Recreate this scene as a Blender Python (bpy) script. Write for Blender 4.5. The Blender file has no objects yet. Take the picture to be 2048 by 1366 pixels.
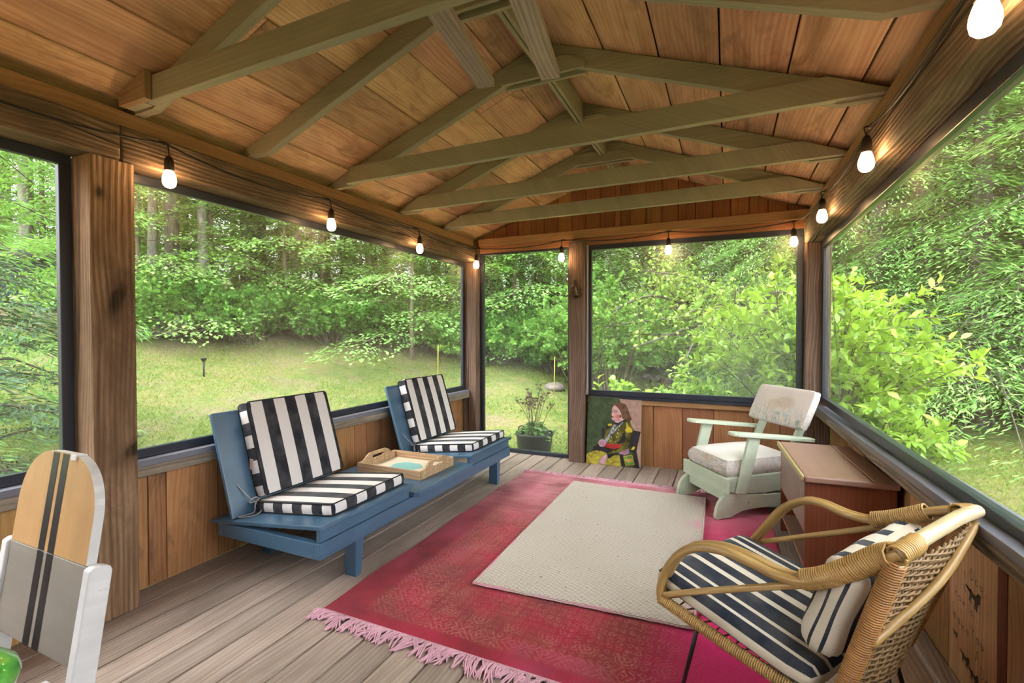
import bpy, math, random
import numpy as np
from mathutils import Matrix, Vector
random.seed(7); RNG = np.random.default_rng(7)
SC = bpy.context.scene; COL = SC.collection
PI = math.pi

# ------------------------------------------------------------------ helpers
def V(*a): return np.array(a if len(a) > 1 else a[0], float)
def nrm(a):
    a = np.asarray(a, float); n = np.linalg.norm(a); return a / n if n > 1e-9 else a
def lerp(a, b, t): return a + (b - a) * t

def tag(o, label=None, cat=None, group=None, kind=None):
    if label: o['label'] = label
    if cat: o['category'] = cat
    if group: o['group'] = group
    if kind: o['kind'] = kind
    return o

def thing(name, label, cat, loc=(0, 0, 0), group=None):
    o = bpy.data.objects.new(name, None); o.empty_display_size = .1
    COL.objects.link(o); o.location = loc
    return tag(o, label, cat, group)

class MB:
    """collects faces (with uv in metres) and links them as ONE mesh object"""
    def __init__(s): s.v = []; s.f = []; s.uv = []; s.m = []; s.s = []
    def face(s, pts, uvs=None, mi=0, smooth=False):
        i = len(s.v); s.v += [tuple(map(float, p)) for p in pts]
        s.f.append(tuple(range(i, i + len(pts)))); s.m.append(mi); s.s.append(smooth)
        s.uv += [tuple(u) for u in (uvs if uvs is not None else [(0, 0)] * len(pts))]
    def faces(s, verts, faces, uvs, mi=0, smooth=False):
        i = len(s.v); s.v += [tuple(map(float, p)) for p in verts]
        for f, u in zip(faces, uvs):
            s.f.append(tuple(i + k for k in f)); s.m.append(mi); s.s.append(smooth)
            s.uv += [tuple(map(float, q)) for q in u]
    def hexa(s, P, grain=0, mi=0):
        """P: 8 corners indexed by bits (x,y,z); grain axis 0/1/2; faces share verts"""
        P = [np.asarray(p, float) for p in P]
        off = random.uniform(0, 50), random.uniform(0, 50)
        F = [(0, 4, 6, 2), (1, 3, 7, 5), (0, 1, 5, 4), (2, 6, 7, 3), (0, 2, 3, 1), (4, 5, 7, 6)]
        # bit order: index = x + 2*y + 4*z
        ux = nrm(P[1] - P[0]); uy = nrm(P[2] - P[0]); uz = nrm(P[4] - P[0])
        ax = [ux, uy, uz]; g = ax[grain]; o1 = ax[(grain + 1) % 3]; o2 = ax[(grain + 2) % 3]
        uvs = []
        for k, f in enumerate(F):
            n = k // 2
            if n == grain: uu, vv, sh = o1, o2, 3.1
            elif n == (grain + 1) % 3: uu, vv, sh = g, o2, 1.7
            else: uu, vv, sh = g, o1, 0.
            uvs.append([(off[0] + sh + (P[i] - P[0]) @ uu, off[1] + sh + (P[i] - P[0]) @ vv) for i in f])
        s.faces(P, F, uvs, mi)
    def box(s, a, b, grain=0, mi=0):
        x0, x1 = sorted((a[0], b[0])); y0, y1 = sorted((a[1], b[1])); z0, z1 = sorted((a[2], b[2]))
        s.hexa([(x, y, z) for z in (z0, z1) for y in (y0, y1) for x in (x0, x1)], grain, mi)
    def beam(s, p0, p1, w, h, up=(0, 0, 1), mi=0, w1=None, h1=None):
        """bar from p0 to p1 (centre line), w across, h along up"""
        p0, p1 = V(p0), V(p1); d = nrm(p1 - p0); r = nrm(np.cross(d, V(up))); u = np.cross(r, d)
        w1 = w if w1 is None else w1; h1 = h if h1 is None else h1
        P = []
        for k in (-.5, .5):
            for j in (-.5, .5):
                for c, ww, hh in ((p0, w, h), (p1, w1, h1)):
                    P.append(c + r * ww * j + u * hh * k)
        s.hexa(P, 0, mi)
    def prism(s, poly, o, ax, ay, depth, mi=0, smooth_side=False):
        """polygon (2D) in frame (o,ax,ay) extruded by vector depth"""
        o, ax, ay, dp = V(o), V(ax), V(ay), V(depth)
        a = [o + ax * p[0] + ay * p[1] for p in poly]; b = [p + dp for p in a]
        n = len(a); off = random.uniform(0, 50)
        if np.cross(ax, ay) @ dp > 0: rev = True
        else: rev = False
        uv = [(off + p[0], off + p[1]) for p in poly]
        top = list(range(n)); 
        F = [tuple(top), tuple(reversed(range(n, 2 * n)))]; U = [uv, list(reversed(uv))]
        L = 0; D = np.linalg.norm(dp)
        for i in range(n):
            j = (i + 1) % n; e = np.linalg.norm(a[j] - a[i])
            F.append((j, i, n + i, n + j)); U.append([(off + L + e, 0), (off + L, 0), (off + L, D), (off + L + e, D)]); L += e
        if rev: F = [tuple(reversed(f)) for f in F]; U = [list(reversed(u)) for u in U]
        s.faces(a + b, F, U, mi, False)
    def tube(s, pts, r, n=8, mi=0, smooth=True, cap=True, closed=False):
        pts = [V(p) for p in pts]; m = len(pts)
        rr = [r] * m if np.isscalar(r) else list(r)
        T = []
        for i in range(m):
            if closed: d = pts[(i + 1) % m] - pts[i - 1]
            else: d = pts[min(i + 1, m - 1)] - pts[max(i - 1, 0)]
            T.append(nrm(d))
        ref = V(0, 0, 1) if abs(T[0][2]) < .9 else V(1, 0, 0)
        nx = nrm(np.cross(T[0], ref)); verts = []; Ls = []; L = 0
        off = random.uniform(0, 50)
        for i in range(m):
            nx = nrm(nx - T[i] * (nx @ T[i])); ny = np.cross(T[i], nx)
            if i: L += np.linalg.norm(pts[i] - pts[i - 1])
            Ls.append(L)
            for k in range(n):
                a = 2 * PI * k / n; verts.append(pts[i] + (nx * math.cos(a) + ny * math.sin(a)) * rr[i])
        F = []; U = []
        for i in range(m if closed else m - 1):
            j = (i + 1) % m
            for k in range(n):
                l = (k + 1) % n
                F.append((i * n + k, i * n + l, j * n + l, j * n + k))
                c0, c1 = k / n * 2 * PI * rr[i], (k + 1) / n * 2 * PI * rr[i]
                lj = Ls[j] if j else L + .1
                U.append([(off + Ls[i], c0), (off + Ls[i], c1), (off + lj, c1), (off + lj, c0)])
        if cap and not closed:
            F.append(tuple(reversed(range(n)))); U.append([(0, 0)] * n)
            F.append(tuple(range((m - 1) * n, m * n))); U.append([(0, 0)] * n)
        s.faces(verts, F, U, mi, smooth)
    def lathe(s, prof, c, n=20, mi=0, axis=(0, 0, 1), cap=True):
        """prof: list of (r, h)"""
        c = V(c); az = nrm(V(axis)); ref = V(1, 0, 0) if abs(az[0]) < .9 else V(0, 1, 0)
        ax = nrm(np.cross(az, ref)); ay = np.cross(az, ax); verts = []
        for r, h in prof:
            for k in range(n):
                a = 2 * PI * k / n; verts.append(c + az * h + (ax * math.cos(a) + ay * math.sin(a)) * r)
        F = []; U = []
        for i in range(len(prof) - 1):
            for k in range(n):
                l = (k + 1) % n; F.append((i * n + k, i * n + l, (i + 1) * n + l, (i + 1) * n + k))
                U.append([(k / n, prof[i][1]), ((k + 1) / n, prof[i][1]), ((k + 1) / n, prof[i + 1][1]), (k / n, prof[i + 1][1])])
        if cap:
            m = len(prof)
            F.append(tuple(reversed(range(n)))); U.append([(0, 0)] * n)
            F.append(tuple(range((m - 1) * n, m * n))); U.append([(0, 0)] * n)
        s.faces(verts, F, U, mi, True)
    def pillow(s, fr, L, W, T, nx=14, ny=12, puff=.5, corner=.06, mi=0, mi_side=None, wrinkle=0.):
        """soft cushion: fr(a,b,c)->world, a in 0..L, b in 0..W, c in -T/2..T/2"""
        mi_side = mi if mi_side is None else mi_side
        vs = []; idx = {}
        def prof(a, b):
            e = min(a, L - a, b, W - b); 
            k = min(1., e / max(corner, 1e-4)); return (1 - puff) + puff * math.sqrt(max(0, 1 - (1 - k) ** 2))
        As = [L * (0.5 - 0.5 * math.cos(PI * i / nx)) * .5 + L * i / nx * .5 for i in range(nx + 1)]
        Bs = [W * (0.5 - 0.5 * math.cos(PI * i / ny)) * .5 + W * i / ny * .5 for i in range(ny + 1)]
        for sd in (1, -1):
            for i, a in enumerate(As):
                for j, b in enumerate(Bs):
                    cc = sd * T / 2 * prof(a, b)
                    # pull in corners
                    ca = abs(a / L - .5) * 2; cb = abs(b / W - .5) * 2
                    q = max(0, ca * cb - .72) * .09 * min(L, W)
                    aa = a - math.copysign(q, a - L / 2); bb = b - math.copysign(q, b - W / 2)
                    if wrinkle: cc += sd * wrinkle * math.sin(9 * a / L + 5 * b / W) * math.sin(7 * b / W + 2) * prof(a, b)
                    idx[(sd, i, j)] = len(vs); vs.append(fr(aa, bb, cc))
        F = []; U = []; M = []
        for sd in (1, -1):
            for i in range(nx):
                for j in range(ny):
                    q = [(i, j), (i + 1, j), (i + 1, j + 1), (i, j + 1)]
                    if sd < 0: q = q[::-1]
                    F.append(tuple(idx[(sd,) + t] for t in q)); U.append([(As[t[0]], Bs[t[1]]) for t in q]); M.append(mi)
        rim = [(i, 0) for i in range(nx)] + [(nx, j) for j in range(ny)] + [(i, ny) for i in range(nx, 0, -1)] + [(0, j) for j in range(ny, 0, -1)]
        d = 0
        for k in range(len(rim)):
            p, q = rim[k], rim[(k + 1) % len(rim)]
            e = math.hypot(As[p[0]] - As[q[0]], Bs[p[1]] - Bs[q[1]])
            F.append((idx[(1,) + p], idx[(-1,) + p], idx[(-1,) + q], idx[(1,) + q]))
            U.append([(As[p[0]], Bs[p[1]])] * 2 + [(As[q[0]], Bs[q[1]])] * 2); M.append(mi_side); d += e
        i0 = len(s.v); s.v += [tuple(map(float, p)) for p in vs]
        for f, u, m in zip(F, U, M):
            s.f.append(tuple(i0 + k for k in f)); s.m.append(m); s.s.append(True); s.uv += [tuple(q) for q in u]
    def build(s, name, mats, parent=None, bevel=0, seg=2, sub=0, kind=None):
        me = bpy.data.meshes.new(name); me.from_pydata(s.v, [], s.f)
        if not isinstance(mats, (list, tuple)): mats = [mats]
        for m in mats: me.materials.append(m)
        uvl = me.uv_layers.new(name='UVMap')
        uvl.data.foreach_set('uv', np.array(s.uv, np.float32).ravel())
        me.polygons.foreach_set('material_index', np.array(s.m, np.int32))
        me.polygons.foreach_set('use_smooth', np.array(s.s, bool))
        me.update()
        o = bpy.data.objects.new(name, me); COL.objects.link(o)
        if parent is not None: adopt(o, parent)
        if sub:
            md = o.modifiers.new('subd', 'SUBSURF'); md.levels = sub; md.render_levels = sub
        if bevel:
            md = o.modifiers.new('bevel', 'BEVEL'); md.width = bevel; md.segments = seg; md.limit_method = 'ANGLE'; md.angle_limit = .7
            md.harden_normals = False
        if kind: o['kind'] = kind
        return o

def world_loc(o):
    l = Vector(o.location)
    if o.parent is not None:
        l = o.parent.matrix_basis @ (o.matrix_parent_inverse @ l) if o.parent.parent is None else world_loc(o.parent) + o.matrix_parent_inverse @ l
    return l
def adopt(o, parent):
    o.parent = parent
    o.matrix_parent_inverse = Matrix.Translation(-world_loc(parent)) if (parent.type == 'EMPTY') else Matrix.Identity(4)
def copy_tree(o, parent=None):
    c = o.copy(); COL.objects.link(c)
    if parent is not None: c.parent = parent
    for ch in [x for x in bpy.data.objects if x.parent == o]: copy_tree(ch, c)
    return c
def smooth_path(pts, n=8, closed=False):
    """Catmull-Rom"""
    P = [V(p) for p in pts]; out = []; m = len(P)
    rng = range(m) if closed else range(m - 1)
    for i in rng:
        p0 = P[i - 1] if (closed or i > 0) else P[0]; p1 = P[i]; p2 = P[(i + 1) % m]
        p3 = P[(i + 2) % m] if (closed or i + 2 < m) else P[-1]
        for k in range(n):
            t = k / n
            out.append(.5 * ((2 * p1) + (-p0 + p2) * t + (2 * p0 - 5 * p1 + 4 * p2 - p3) * t * t + (-p0 + 3 * p1 - 3 * p2 + p3) * t ** 3))
    if not closed: out.append(P[-1])
    return out
def resample(pts, step):
    P = np.array(pts); d = np.r_[0, np.cumsum(np.linalg.norm(np.diff(P, axis=0), axis=1))]
    n = max(2, int(d[-1] / step) + 1); t = np.linspace(0, d[-1], n)
    return np.stack([np.interp(t, d, P[:, i]) for i in range(3)], 1)
def helix(path, rad, pitch, per=8):
    """coil wound around a path"""
    P = resample(path, pitch / per); out = []; T = np.gradient(P, axis=0)
    nx = None
    for i, p in enumerate(P):
        t = nrm(T[i])
        if nx is None: nx = nrm(np.cross(t, V(0, 0, 1) if abs(t[2]) < .9 else V(1, 0, 0)))
        nx = nrm(nx - t * (nx @ t)); ny = np.cross(t, nx); a = 2 * PI * i / per
        r = rad if np.isscalar(rad) else np.interp(i / (len(P) - 1), np.linspace(0, 1, len(rad)), rad)
        out.append(p + (nx * math.cos(a) + ny * math.sin(a)) * r)
    return out

# ------------------------------------------------------------------ node materials
class NT:
    def __init__(s, name):
        s.mat = bpy.data.materials.new(name); s.mat.use_nodes = True
        s.t = s.mat.node_tree; s.n = s.t.nodes; s.n.clear()
        s.out = s.n.new('ShaderNodeOutputMaterial')
    def new(s, typ, **kw):
        n = s.n.new(typ)
        for k, v in kw.items(): setattr(n, k, v)
        return n
    def put(s, sock, val):
        if hasattr(val, 'is_output'): s.t.links.new(val, sock)
        else:
            if sock.type == 'RGBA' and len(val) == 3: val = tuple(val) + (1,)
            sock.default_value = val
    def uv(s): return s.new('ShaderNodeUVMap', uv_map='UVMap').outputs[0]
    def obj(s): return s.new('ShaderNodeTexCoord').outputs['Object']
    def geo(s, o='Random Per Island'): return s.new('ShaderNodeNewGeometry').outputs[o]
    def mapv(s, vec, scale=(1, 1, 1), loc=(0, 0, 0), rot=(0, 0, 0)):
        n = s.new('ShaderNodeMapping'); s.put(n.inputs[0], vec); n.inputs['Scale'].default_value = scale
        n.inputs['Location'].default_value = loc; n.inputs['Rotation'].default_value = rot; return n.outputs[0]
    def noise(s, vec, scale=5, detail=4, rough=.55, dist=0, out='Fac'):
        n = s.new('ShaderNodeTexNoise'); s.put(n.inputs['Vector'], vec); n.inputs['Scale'].default_value = scale
        n.inputs['Detail'].default_value = detail; n.inputs['Roughness'].default_value = rough; n.inputs['Distortion'].default_value = dist
        return n.outputs[out]
    def voro(s, vec, scale=5, out='Distance', rand=1.):
        n = s.new('ShaderNodeTexVoronoi'); s.put(n.inputs['Vector'], vec); n.inputs['Scale'].default_value = scale
        n.inputs['Randomness'].default_value = rand; return n.outputs[out]
    def wave(s, vec, scale=5, dist=0, detail=2, dscale=1, typ='BANDS', dirn='X'):
        n = s.new('ShaderNodeTexWave', wave_type=typ); s.put(n.inputs['Vector'], vec)
        if typ == 'BANDS': n.bands_direction = dirn
        n.inputs['Scale'].default_value = scale; n.inputs['Distortion'].default_value = dist; n.inputs['Detail'].default_value = detail
        n.inputs['Detail Scale'].default_value = dscale; return n.outputs['Fac']
    def math(s, op, a, b=0., c=0., clamp=False):
        n = s.new('ShaderNodeMath', operation=op, use_clamp=clamp)
        s.put(n.inputs[0], a); s.put(n.inputs[1], b); s.put(n.inputs[2], c); return n.outputs[0]
    def ramp(s, fac, stops, interp='LINEAR'):
        n = s.new('ShaderNodeValToRGB'); s.put(n.inputs[0], fac); r = n.color_ramp; r.interpolation = interp
        while len(r.elements) < len(stops): r.elements.new(.5)
        for e, (p, c) in zip(r.elements, stops):
            e.position = p; e.color = tuple(c) + (1,) if len(c) == 3 else c
        return n.outputs[0]
    def mix(s, fac, a, b, blend='MIX'):
        n = s.new('ShaderNodeMix', data_type='RGBA', blend_type=blend)
        s.put(n.inputs[0], fac); s.put(n.inputs[6], a); s.put(n.inputs[7], b); return n.outputs[2]
    def mapr(s, v, a, b, c, d):
        n = s.new('ShaderNodeMapRange'); s.put(n.inputs[0], v)
        for i, q in enumerate((a, b, c, d)): n.inputs[i + 1].default_value = q
        return n.outputs[0]
    def sep(s, v):
        n = s.new('ShaderNodeSeparateXYZ'); s.put(n.inputs[0], v); return n.outputs
    def comb(s, x, y, z=0.):
        n = s.new('ShaderNodeCombineXYZ'); s.put(n.inputs[0], x); s.put(n.inputs[1], y); s.put(n.inputs[2], z); return n.outputs[0]
    def vadd(s, a, b, op='ADD'):
        n = s.new('ShaderNodeVectorMath', operation=op); s.put(n.inputs[0], a); s.put(n.inputs[1], b); return n.outputs[0]
    def bump(s, h, strength=.3, dist=.01):
        n = s.new('ShaderNodeBump'); s.put(n.inputs['Height'], h); n.inputs['Strength'].default_value = strength
        n.inputs['Distance'].default_value = dist; return n.outputs[0]
    def hsv(s, col, h=.5, sat=1., val=1.):
        n = s.new('ShaderNodeHueSaturation'); s.put(n.inputs['Color'], col); s.put(n.inputs['Hue'], h); s.put(n.inputs['Saturation'], sat); s.put(n.inputs['Value'], val)
        return n.outputs[0]
    def pbr(s, col, rough=.6, normal=None, metal=0., spec=.4, coat=0., sheen=0.):
        n = s.new('ShaderNodeBsdfPrincipled'); s.put(n.inputs['Base Color'], col); s.put(n.inputs['Roughness'], rough)
        n.inputs['Metallic'].default_value = metal; n.inputs['Specular IOR Level'].default_value = spec
        n.inputs['Coat Weight'].default_value = coat
        if sheen: n.inputs['Sheen Weight'].default_value = sheen
        if normal is not None: s.put(n.inputs['Normal'], normal)
        s.put(s.out.inputs[0], n.outputs[0]); return s.mat
    def surf(s, sh): s.put(s.out.inputs[0], sh); return s.mat

def wood(name, dark, mid, light, stretch=.9, fine=42, rough=.7, knots=.5, kscale=(1.1, 3.2), var=.35, hue=.02, blotch=.35, bump=.35, spec=.3, stain=None, crack=0., spots=()):
    """plank wood: grain runs along u, every plank gets its own tone"""
    t = NT(name); uv = t.uv(); r = t.geo()
    kv = t.mapv(uv, (kscale[0], kscale[1], 1)); kd = t.voro(kv, 1., rand=1.)
    swirl = t.mapr(kd, 0, .32, .5, 0)
    uvz = t.vadd(uv, t.comb(0., t.math('MULTIPLY', swirl, .07 if knots else 0.), t.math('MULTIPLY', r, 37.)))
    warp = t.vadd(uvz, t.mapv(t.noise(t.mapv(uvz, (.7, 2.4, 1)), 1, 2, .5, out='Color'), (.0, .16, 0)))
    g = t.noise(t.mapv(warp, (stretch * 1.6, fine * 2.2, 1)), 1, 5, .62, .1)
    g2 = t.noise(t.mapv(warp, (stretch * .7, fine * .55, 1)), 1, 4, .6, .3)
    ring = t.wave(t.mapv(warp, (.12, 15., 1)), 1., 2.2, 2, .8, 'BANDS', 'Y')
    big = t.noise(t.mapv(uvz, (1.1, 2.6, 1)), 1.4, 4, .62, .4)
    f = t.math('ADD', t.math('MULTIPLY', g, .50), t.math('ADD', t.math('MULTIPLY', g2, .24), t.math('ADD', t.math('MULTIPLY', ring, .10), t.math('MULTIPLY', t.noise(t.mapv(uvz, (3.2, 6., 1)), 1.6, 6, .7, .6), .16))))
    col = t.ramp(f, [(.33, dark), (.48, mid), (.64, light)])
    col = t.mix(t.mapr(big, .36, .56, blotch, 0.), col, tuple(c * .5 for c in mid), 'MIX')
    col = t.mix(t.mapr(big, .56, .72, 0., blotch * .55), col, light, 'MIX')
    if stain is not None:
        sn = t.noise(t.mapv(uvz, (1.3, 3.6, 1)), 1.7, 5, .65, 1.2)
        col = t.mix(t.mapr(sn, .52, .70, 0., .85), col, stain, 'MIX')
    col = t.hsv(col, t.math('ADD', .5, t.math('MULTIPLY', t.math('SUBTRACT', r, .5), hue)), 1.,
                t.math('ADD', 1 - var * .5, t.math('MULTIPLY', t.math('FRACT', t.math('MULTIPLY', r, 7.31)), var)))
    h = t.math('ADD', t.math('MULTIPLY', g, .7), t.math('MULTIPLY', ring, .3))
    if knots:
        sel = t.math('GREATER_THAN', t.sep(t.voro(kv, 1., 'Color'))[0], 1 - knots)
        kn = t.math('MULTIPLY', sel, t.mapr(kd, .035, .10, 1, 0))
        kcore = t.math('MULTIPLY', sel, t.mapr(kd, .09, .26, .55, 0))
        col = t.mix(kcore, col, tuple(c * .62 for c in mid)); col = t.mix(t.math('MULTIPLY', kn, .9), col, tuple(c * .3 for c in dark))
    if crack:
        ck = t.noise(t.mapv(uvz, (.55, 26, 1)), 1, 3, .6, .5)
        ckm = t.mapr(ck, .345, .325, 0., crack); col = t.mix(ckm, col, tuple(c * .18 for c in dark))
        h = t.math('SUBTRACT', h, t.math('MULTIPLY', ckm, .8))
    if spots:
        q = t.sep(t.obj()); wob = t.math('MULTIPLY', t.math('SUBTRACT', t.noise(t.obj(), 22, 4), .5), .9)
        for (ax_, cy_, cz_, ry_, rz_, sl_) in spots:
            dz = t.math('SUBTRACT', q[2], cz_); dy = t.math('SUBTRACT', t.math('SUBTRACT', q[ax_], cy_), t.math('MULTIPLY', dz, sl_))
            a_ = t.math('DIVIDE', dy, ry_); b_ = t.math('DIVIDE', dz, rz_)
            d = t.math('ADD', t.math('SQRT', t.math('ADD', t.math('MULTIPLY', a_, a_), t.math('MULTIPLY', b_, b_))), wob)
            col = t.mix(t.mapr(d, .55, 2.1, .75, 0.), col, tuple(c * .38 for c in mid))
            col = t.mix(t.mapr(d, .6, 1.15, .97, 0.), col, t.mix(t.mapr(g, .4, .6, 0., 1.), tuple(c * .22 for c in dark), tuple(c * .8 for c in dark)))
    return t.pbr(col, rough, t.bump(h, bump, .006), spec=spec)

def paint(name, col, rough=.5, wear=.25, wearcol=None, spec=.4, streak=True, bump=.12):
    t = NT(name); uv = t.uv(); r = t.geo()
    uvz = t.vadd(uv, t.comb(0., 0., t.math('MULTIPLY', r, 31.)))
    g = t.noise(t.mapv(uvz, (1.2, 24 if streak else 1.2, 1)), 1, 5, .6)
    b = t.noise(t.mapv(uvz, (3, 3, 1)), 2.2, 5, .6)
    c = t.mix(t.mapr(g, .35, .65, .0, .35), col, tuple(min(1, x * 1.35 + .01) for x in col))
    c = t.mix(t.mapr(b, .4, .68, .35, 0.), c, tuple(x * .72 for x in col))
    if wear:
        w = t.noise(t.mapv(uvz, (2.5, 9, 1)), 3.5, 6, .7)
        c = t.mix(t.mapr(w, .66, .71, 0., wear), c, wearcol or tuple(x * .4 for x in col))
    c = t.hsv(c, .5, 1., t.math('ADD', .92, t.math('MULTIPLY', r, .14)))
    return t.pbr(c, rough, t.bump(g, bump, .004), spec=spec)

def plain(name, col, rough=.5, metal=0., spec=.4, noise=.12):
    t = NT(name); n = t.noise(t.obj(), 9, 4)
    c = t.mix(t.mapr(n, .35, .65, 0, noise), col, tuple(x * .45 for x in col)); return t.pbr(c, rough, None, metal, spec)

def bandmask(t, x, edges):
    """1 inside the listed [a,b] intervals of coordinate x"""
    acc = None
    for a, b in edges:
        m = t.math('MULTIPLY', t.math('GREATER_THAN', x, a), t.math('LESS_THAN', x, b))
        acc = m if acc is None else t.math('ADD', acc, m, clamp=True)
    return acc

def stripe_cloth(name, axis, dark_iv, cd, cl, weave=1100, rough=.9):
    t = NT(name); s = t.sep(t.uv()); x = s[axis]
    m = bandmask(t, x, dark_iv); uv = t.uv()
    w = t.noise(t.mapv(uv, (1, 1, 1)), weave * .35, 2, .5); w2 = t.noise(t.mapv(uv, (1, 1, 1)), 9, 4)
    c = t.mix(m, cl, cd); c = t.mix(t.mapr(w, .3, .7, 0, .22), c, t.mix(m, tuple(q * .75 for q in cl), tuple(q * 1.9 + .01 for q in cd)))
    c = t.mix(t.mapr(w2, .4, .7, 0, .12), c, tuple(q * .7 for q in cl))
    return t.pbr(c, rough, t.bump(t.math('ADD', w, t.math('MULTIPLY', w2, 2.)), .18, .002), spec=.15, sheen=.1)

def leaf(name, col, col2, trans=.38, var=.5, spec=.0, tcol=None):
    t = NT(name); r = t.geo(); oi = t.new('ShaderNodeObjectInfo').outputs['Random']
    big = t.noise(t.obj(), .55, 3)
    c = t.mix(t.math('ADD', t.math('MULTIPLY', r, .6), t.mapr(big, .35, .65, 0., .4)), col, col2)
    c = t.hsv(c, t.math('ADD', .487, t.math('MULTIPLY', oi, .026)), .98, t.math('ADD', 1 - var * .5, t.math('MULTIPLY', r, var)))
    d = t.new('ShaderNodeBsdfDiffuse'); t.put(d.inputs[0], c)
    tr = t.new('ShaderNodeBsdfTranslucent'); t.put(tr.inputs[0], t.mix(.5, c, tcol or (col2[0] * 1.1, col2[1] * 1.15, col2[2] * .6)))
    mx = t.new('ShaderNodeMixShader'); mx.inputs[0].default_value = trans; t.put(mx.inputs[1], d.outputs[0]); t.put(mx.inputs[2], tr.outputs[0])
    sh = mx.outputs[0]
    if spec:
        g = t.new('ShaderNodeBsdfGlossy'); g.inputs['Roughness'].default_value = .38; g.inputs[0].default_value = (1, 1, 1, 1)
        m2 = t.new('ShaderNodeMixShader'); m2.inputs[0].default_value = spec; t.put(m2.inputs[1], sh); t.put(m2.inputs[2], g.outputs[0]); sh = m2.outputs[0]
    return t.surf(sh)
# ------------------------------------------------------------------ materials
M = {}
M['roof'] = wood('roof_pine', (.42, .215, .115), (.57, .325, .185), (.68, .44, .27), fine=30, knots=.6, kscale=(.9, 2.6), var=.42, hue=.03, blotch=.5, stain=(.26, .14, .075), rough=.65)
M['gable'] = wood('gable_pine', (.20, .072, .028), (.28, .11, .044), (.35, .15, .065), fine=38, knots=.6, kscale=(1.6, 4.5), var=.35, blotch=.3)
M['wallwood'] = wood('wall_pine', (.26, .115, .044), (.37, .18, .072), (.45, .24, .105), fine=34, knots=.5, kscale=(1.4, 3.2), var=.5, hue=.03, stain=(.12, .065, .035))
M['endwood'] = wood('end_wall_pine', (.22, .09, .038), (.30, .135, .058), (.36, .175, .08), fine=34, knots=.6, kscale=(1.6, 3.2), var=.3, hue=.02)
M['paleboard'] = wood('pale_pine', (.30, .16, .075), (.46, .27, .135), (.56, .35, .19), fine=26, knots=.35, kscale=(1.6, 3.), var=.1, blotch=.15)
M['redboard'] = wood('red_board', (.09, .025, .012), (.16, .05, .024), (.20, .07, .035), fine=26, knots=0, var=.1, blotch=.2)
M['beam'] = wood('rough_sawn_beam', (.075, .046, .028), (.20, .132, .082), (.36, .265, .18), stretch=2.2, fine=44, knots=.5, kscale=(1.2, 3.), var=.15, blotch=.75, bump=1., crack=.85, stain=(.12, .08, .052), rough=.85)
M['post'] = wood('rough_sawn_post', (.095, .054, .028), (.235, .142, .078), (.40, .27, .165), stretch=1.6, fine=40, knots=.6, kscale=(1.1, 3.5), var=.1, blotch=.7, bump=1., crack=.6, stain=(.13, .075, .04), rough=.85, spots=((1, 1.142, 1.345, .030, .070, .25), (1, 1.205, .705, .036, .042, .8), (1, 1.085, 1.785, .014, .022, 0.)))
M['greypost'] = wood('weathered_post', (.065, .04, .028), (.145, .092, .064), (.25, .175, .13), stretch=1.0, fine=58, knots=.6, kscale=(1.2, 3.5), var=.15, blotch=.5, bump=.8, crack=.8, rough=.85)
M['plank_grey'] = wood('grey_weathered_plank', (.20, .155, .13), (.33, .265, .235), (.46, .39, .35), fine=50, knots=.3, var=.1, blotch=.35, crack=.6, rough=.85)
M['ochre'] = wood('ochre_trim', (.25, .13, .055), (.32, .178, .078), (.38, .225, .105), fine=30, knots=.15, var=.1, blotch=.35, bump=.2)
M['truss'] = wood('olive_painted_truss', (.28, .255, .175), (.31, .285, .195), (.345, .32, .225), fine=26, knots=.12, kscale=(1., 3.), var=.12, hue=.008, blotch=.3, bump=.25, rough=.6)
M['trussblock'] = wood('tan_truss_block', (.20, .13, .06), (.30, .20, .10), (.36, .25, .135), fine=26, knots=.1, var=.08, blotch=.3, rough=.6)
M['floor'] = wood('deck_board', (.20, .148, .118), (.30, .232, .195), (.40, .325, .29), stretch=.8, fine=40, knots=.22, kscale=(.7, 3.), var=.32, hue=.012, blotch=.5, bump=.25, rough=.58, spec=.35)
M['navy'] = paint('navy_painted_frame', (.022, .027, .042), .32, .25, (.09, .09, .10), spec=.45)
M['navy_l'] = paint('navy_sill_sky_sheen', (.17, .175, .22), .30, .35, (.05, .05, .065), spec=.7)  # navy paint lightened: sky sheen on the sill tops put into the colour
M['sillwood'] = wood('weathered_sill', (.10, .075, .055), (.24, .195, .15), (.40, .34, .27), fine=56, knots=.3, var=.1, blotch=.5, crack=.7, rough=.85)
M['dark'] = plain('shadow_gap_backing', (.03, .022, .016), .9)
M['shingle'] = plain('asphalt_shingle', (.06, .06, .065), .9)
M['blue'] = paint('blue_bench_paint', (.048, .112, .190), .34, .25, (.13, .20, .26), spec=.6)
M['mint'] = paint('mint_chair_paint', (.50, .585, .455), .45, .3, (.22, .20, .13))
M['white_p'] = paint('white_chair_paint', (.60, .60, .61), .5, .5, (.22, .21, .20))
M['tan_p'] = paint('tan_upper_board', (.43, .25, .10), .5, .55, (.20, .12, .05))  # upper back board is tan, the lower one grey
M['grey_p'] = paint('grey_lower_board', (.215, .19, .165), .5, .35, (.10, .09, .08))
M['black_p'] = plain('black_stripe_paint', (.012, .011, .012), .45)
M['cab'] = wood('mahogany_cabinet', (.15, .044, .02), (.20, .062, .028), (.235, .08, .038), fine=22, knots=0, var=.12, blotch=.3, bump=.1, rough=.4, spec=.45)
M['cabtop'] = paint('worn_cabinet_top', (.30, .175, .13), .38, .3, (.40, .27, .22), .5)
M['cabpale'] = paint('faded_cabinet_front', (.29, .20, .17), .45, .45, (.42, .36, .36))
M['cabedge'] = plain('yellowed_edge_strip', (.42, .35, .17), .45)
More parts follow.
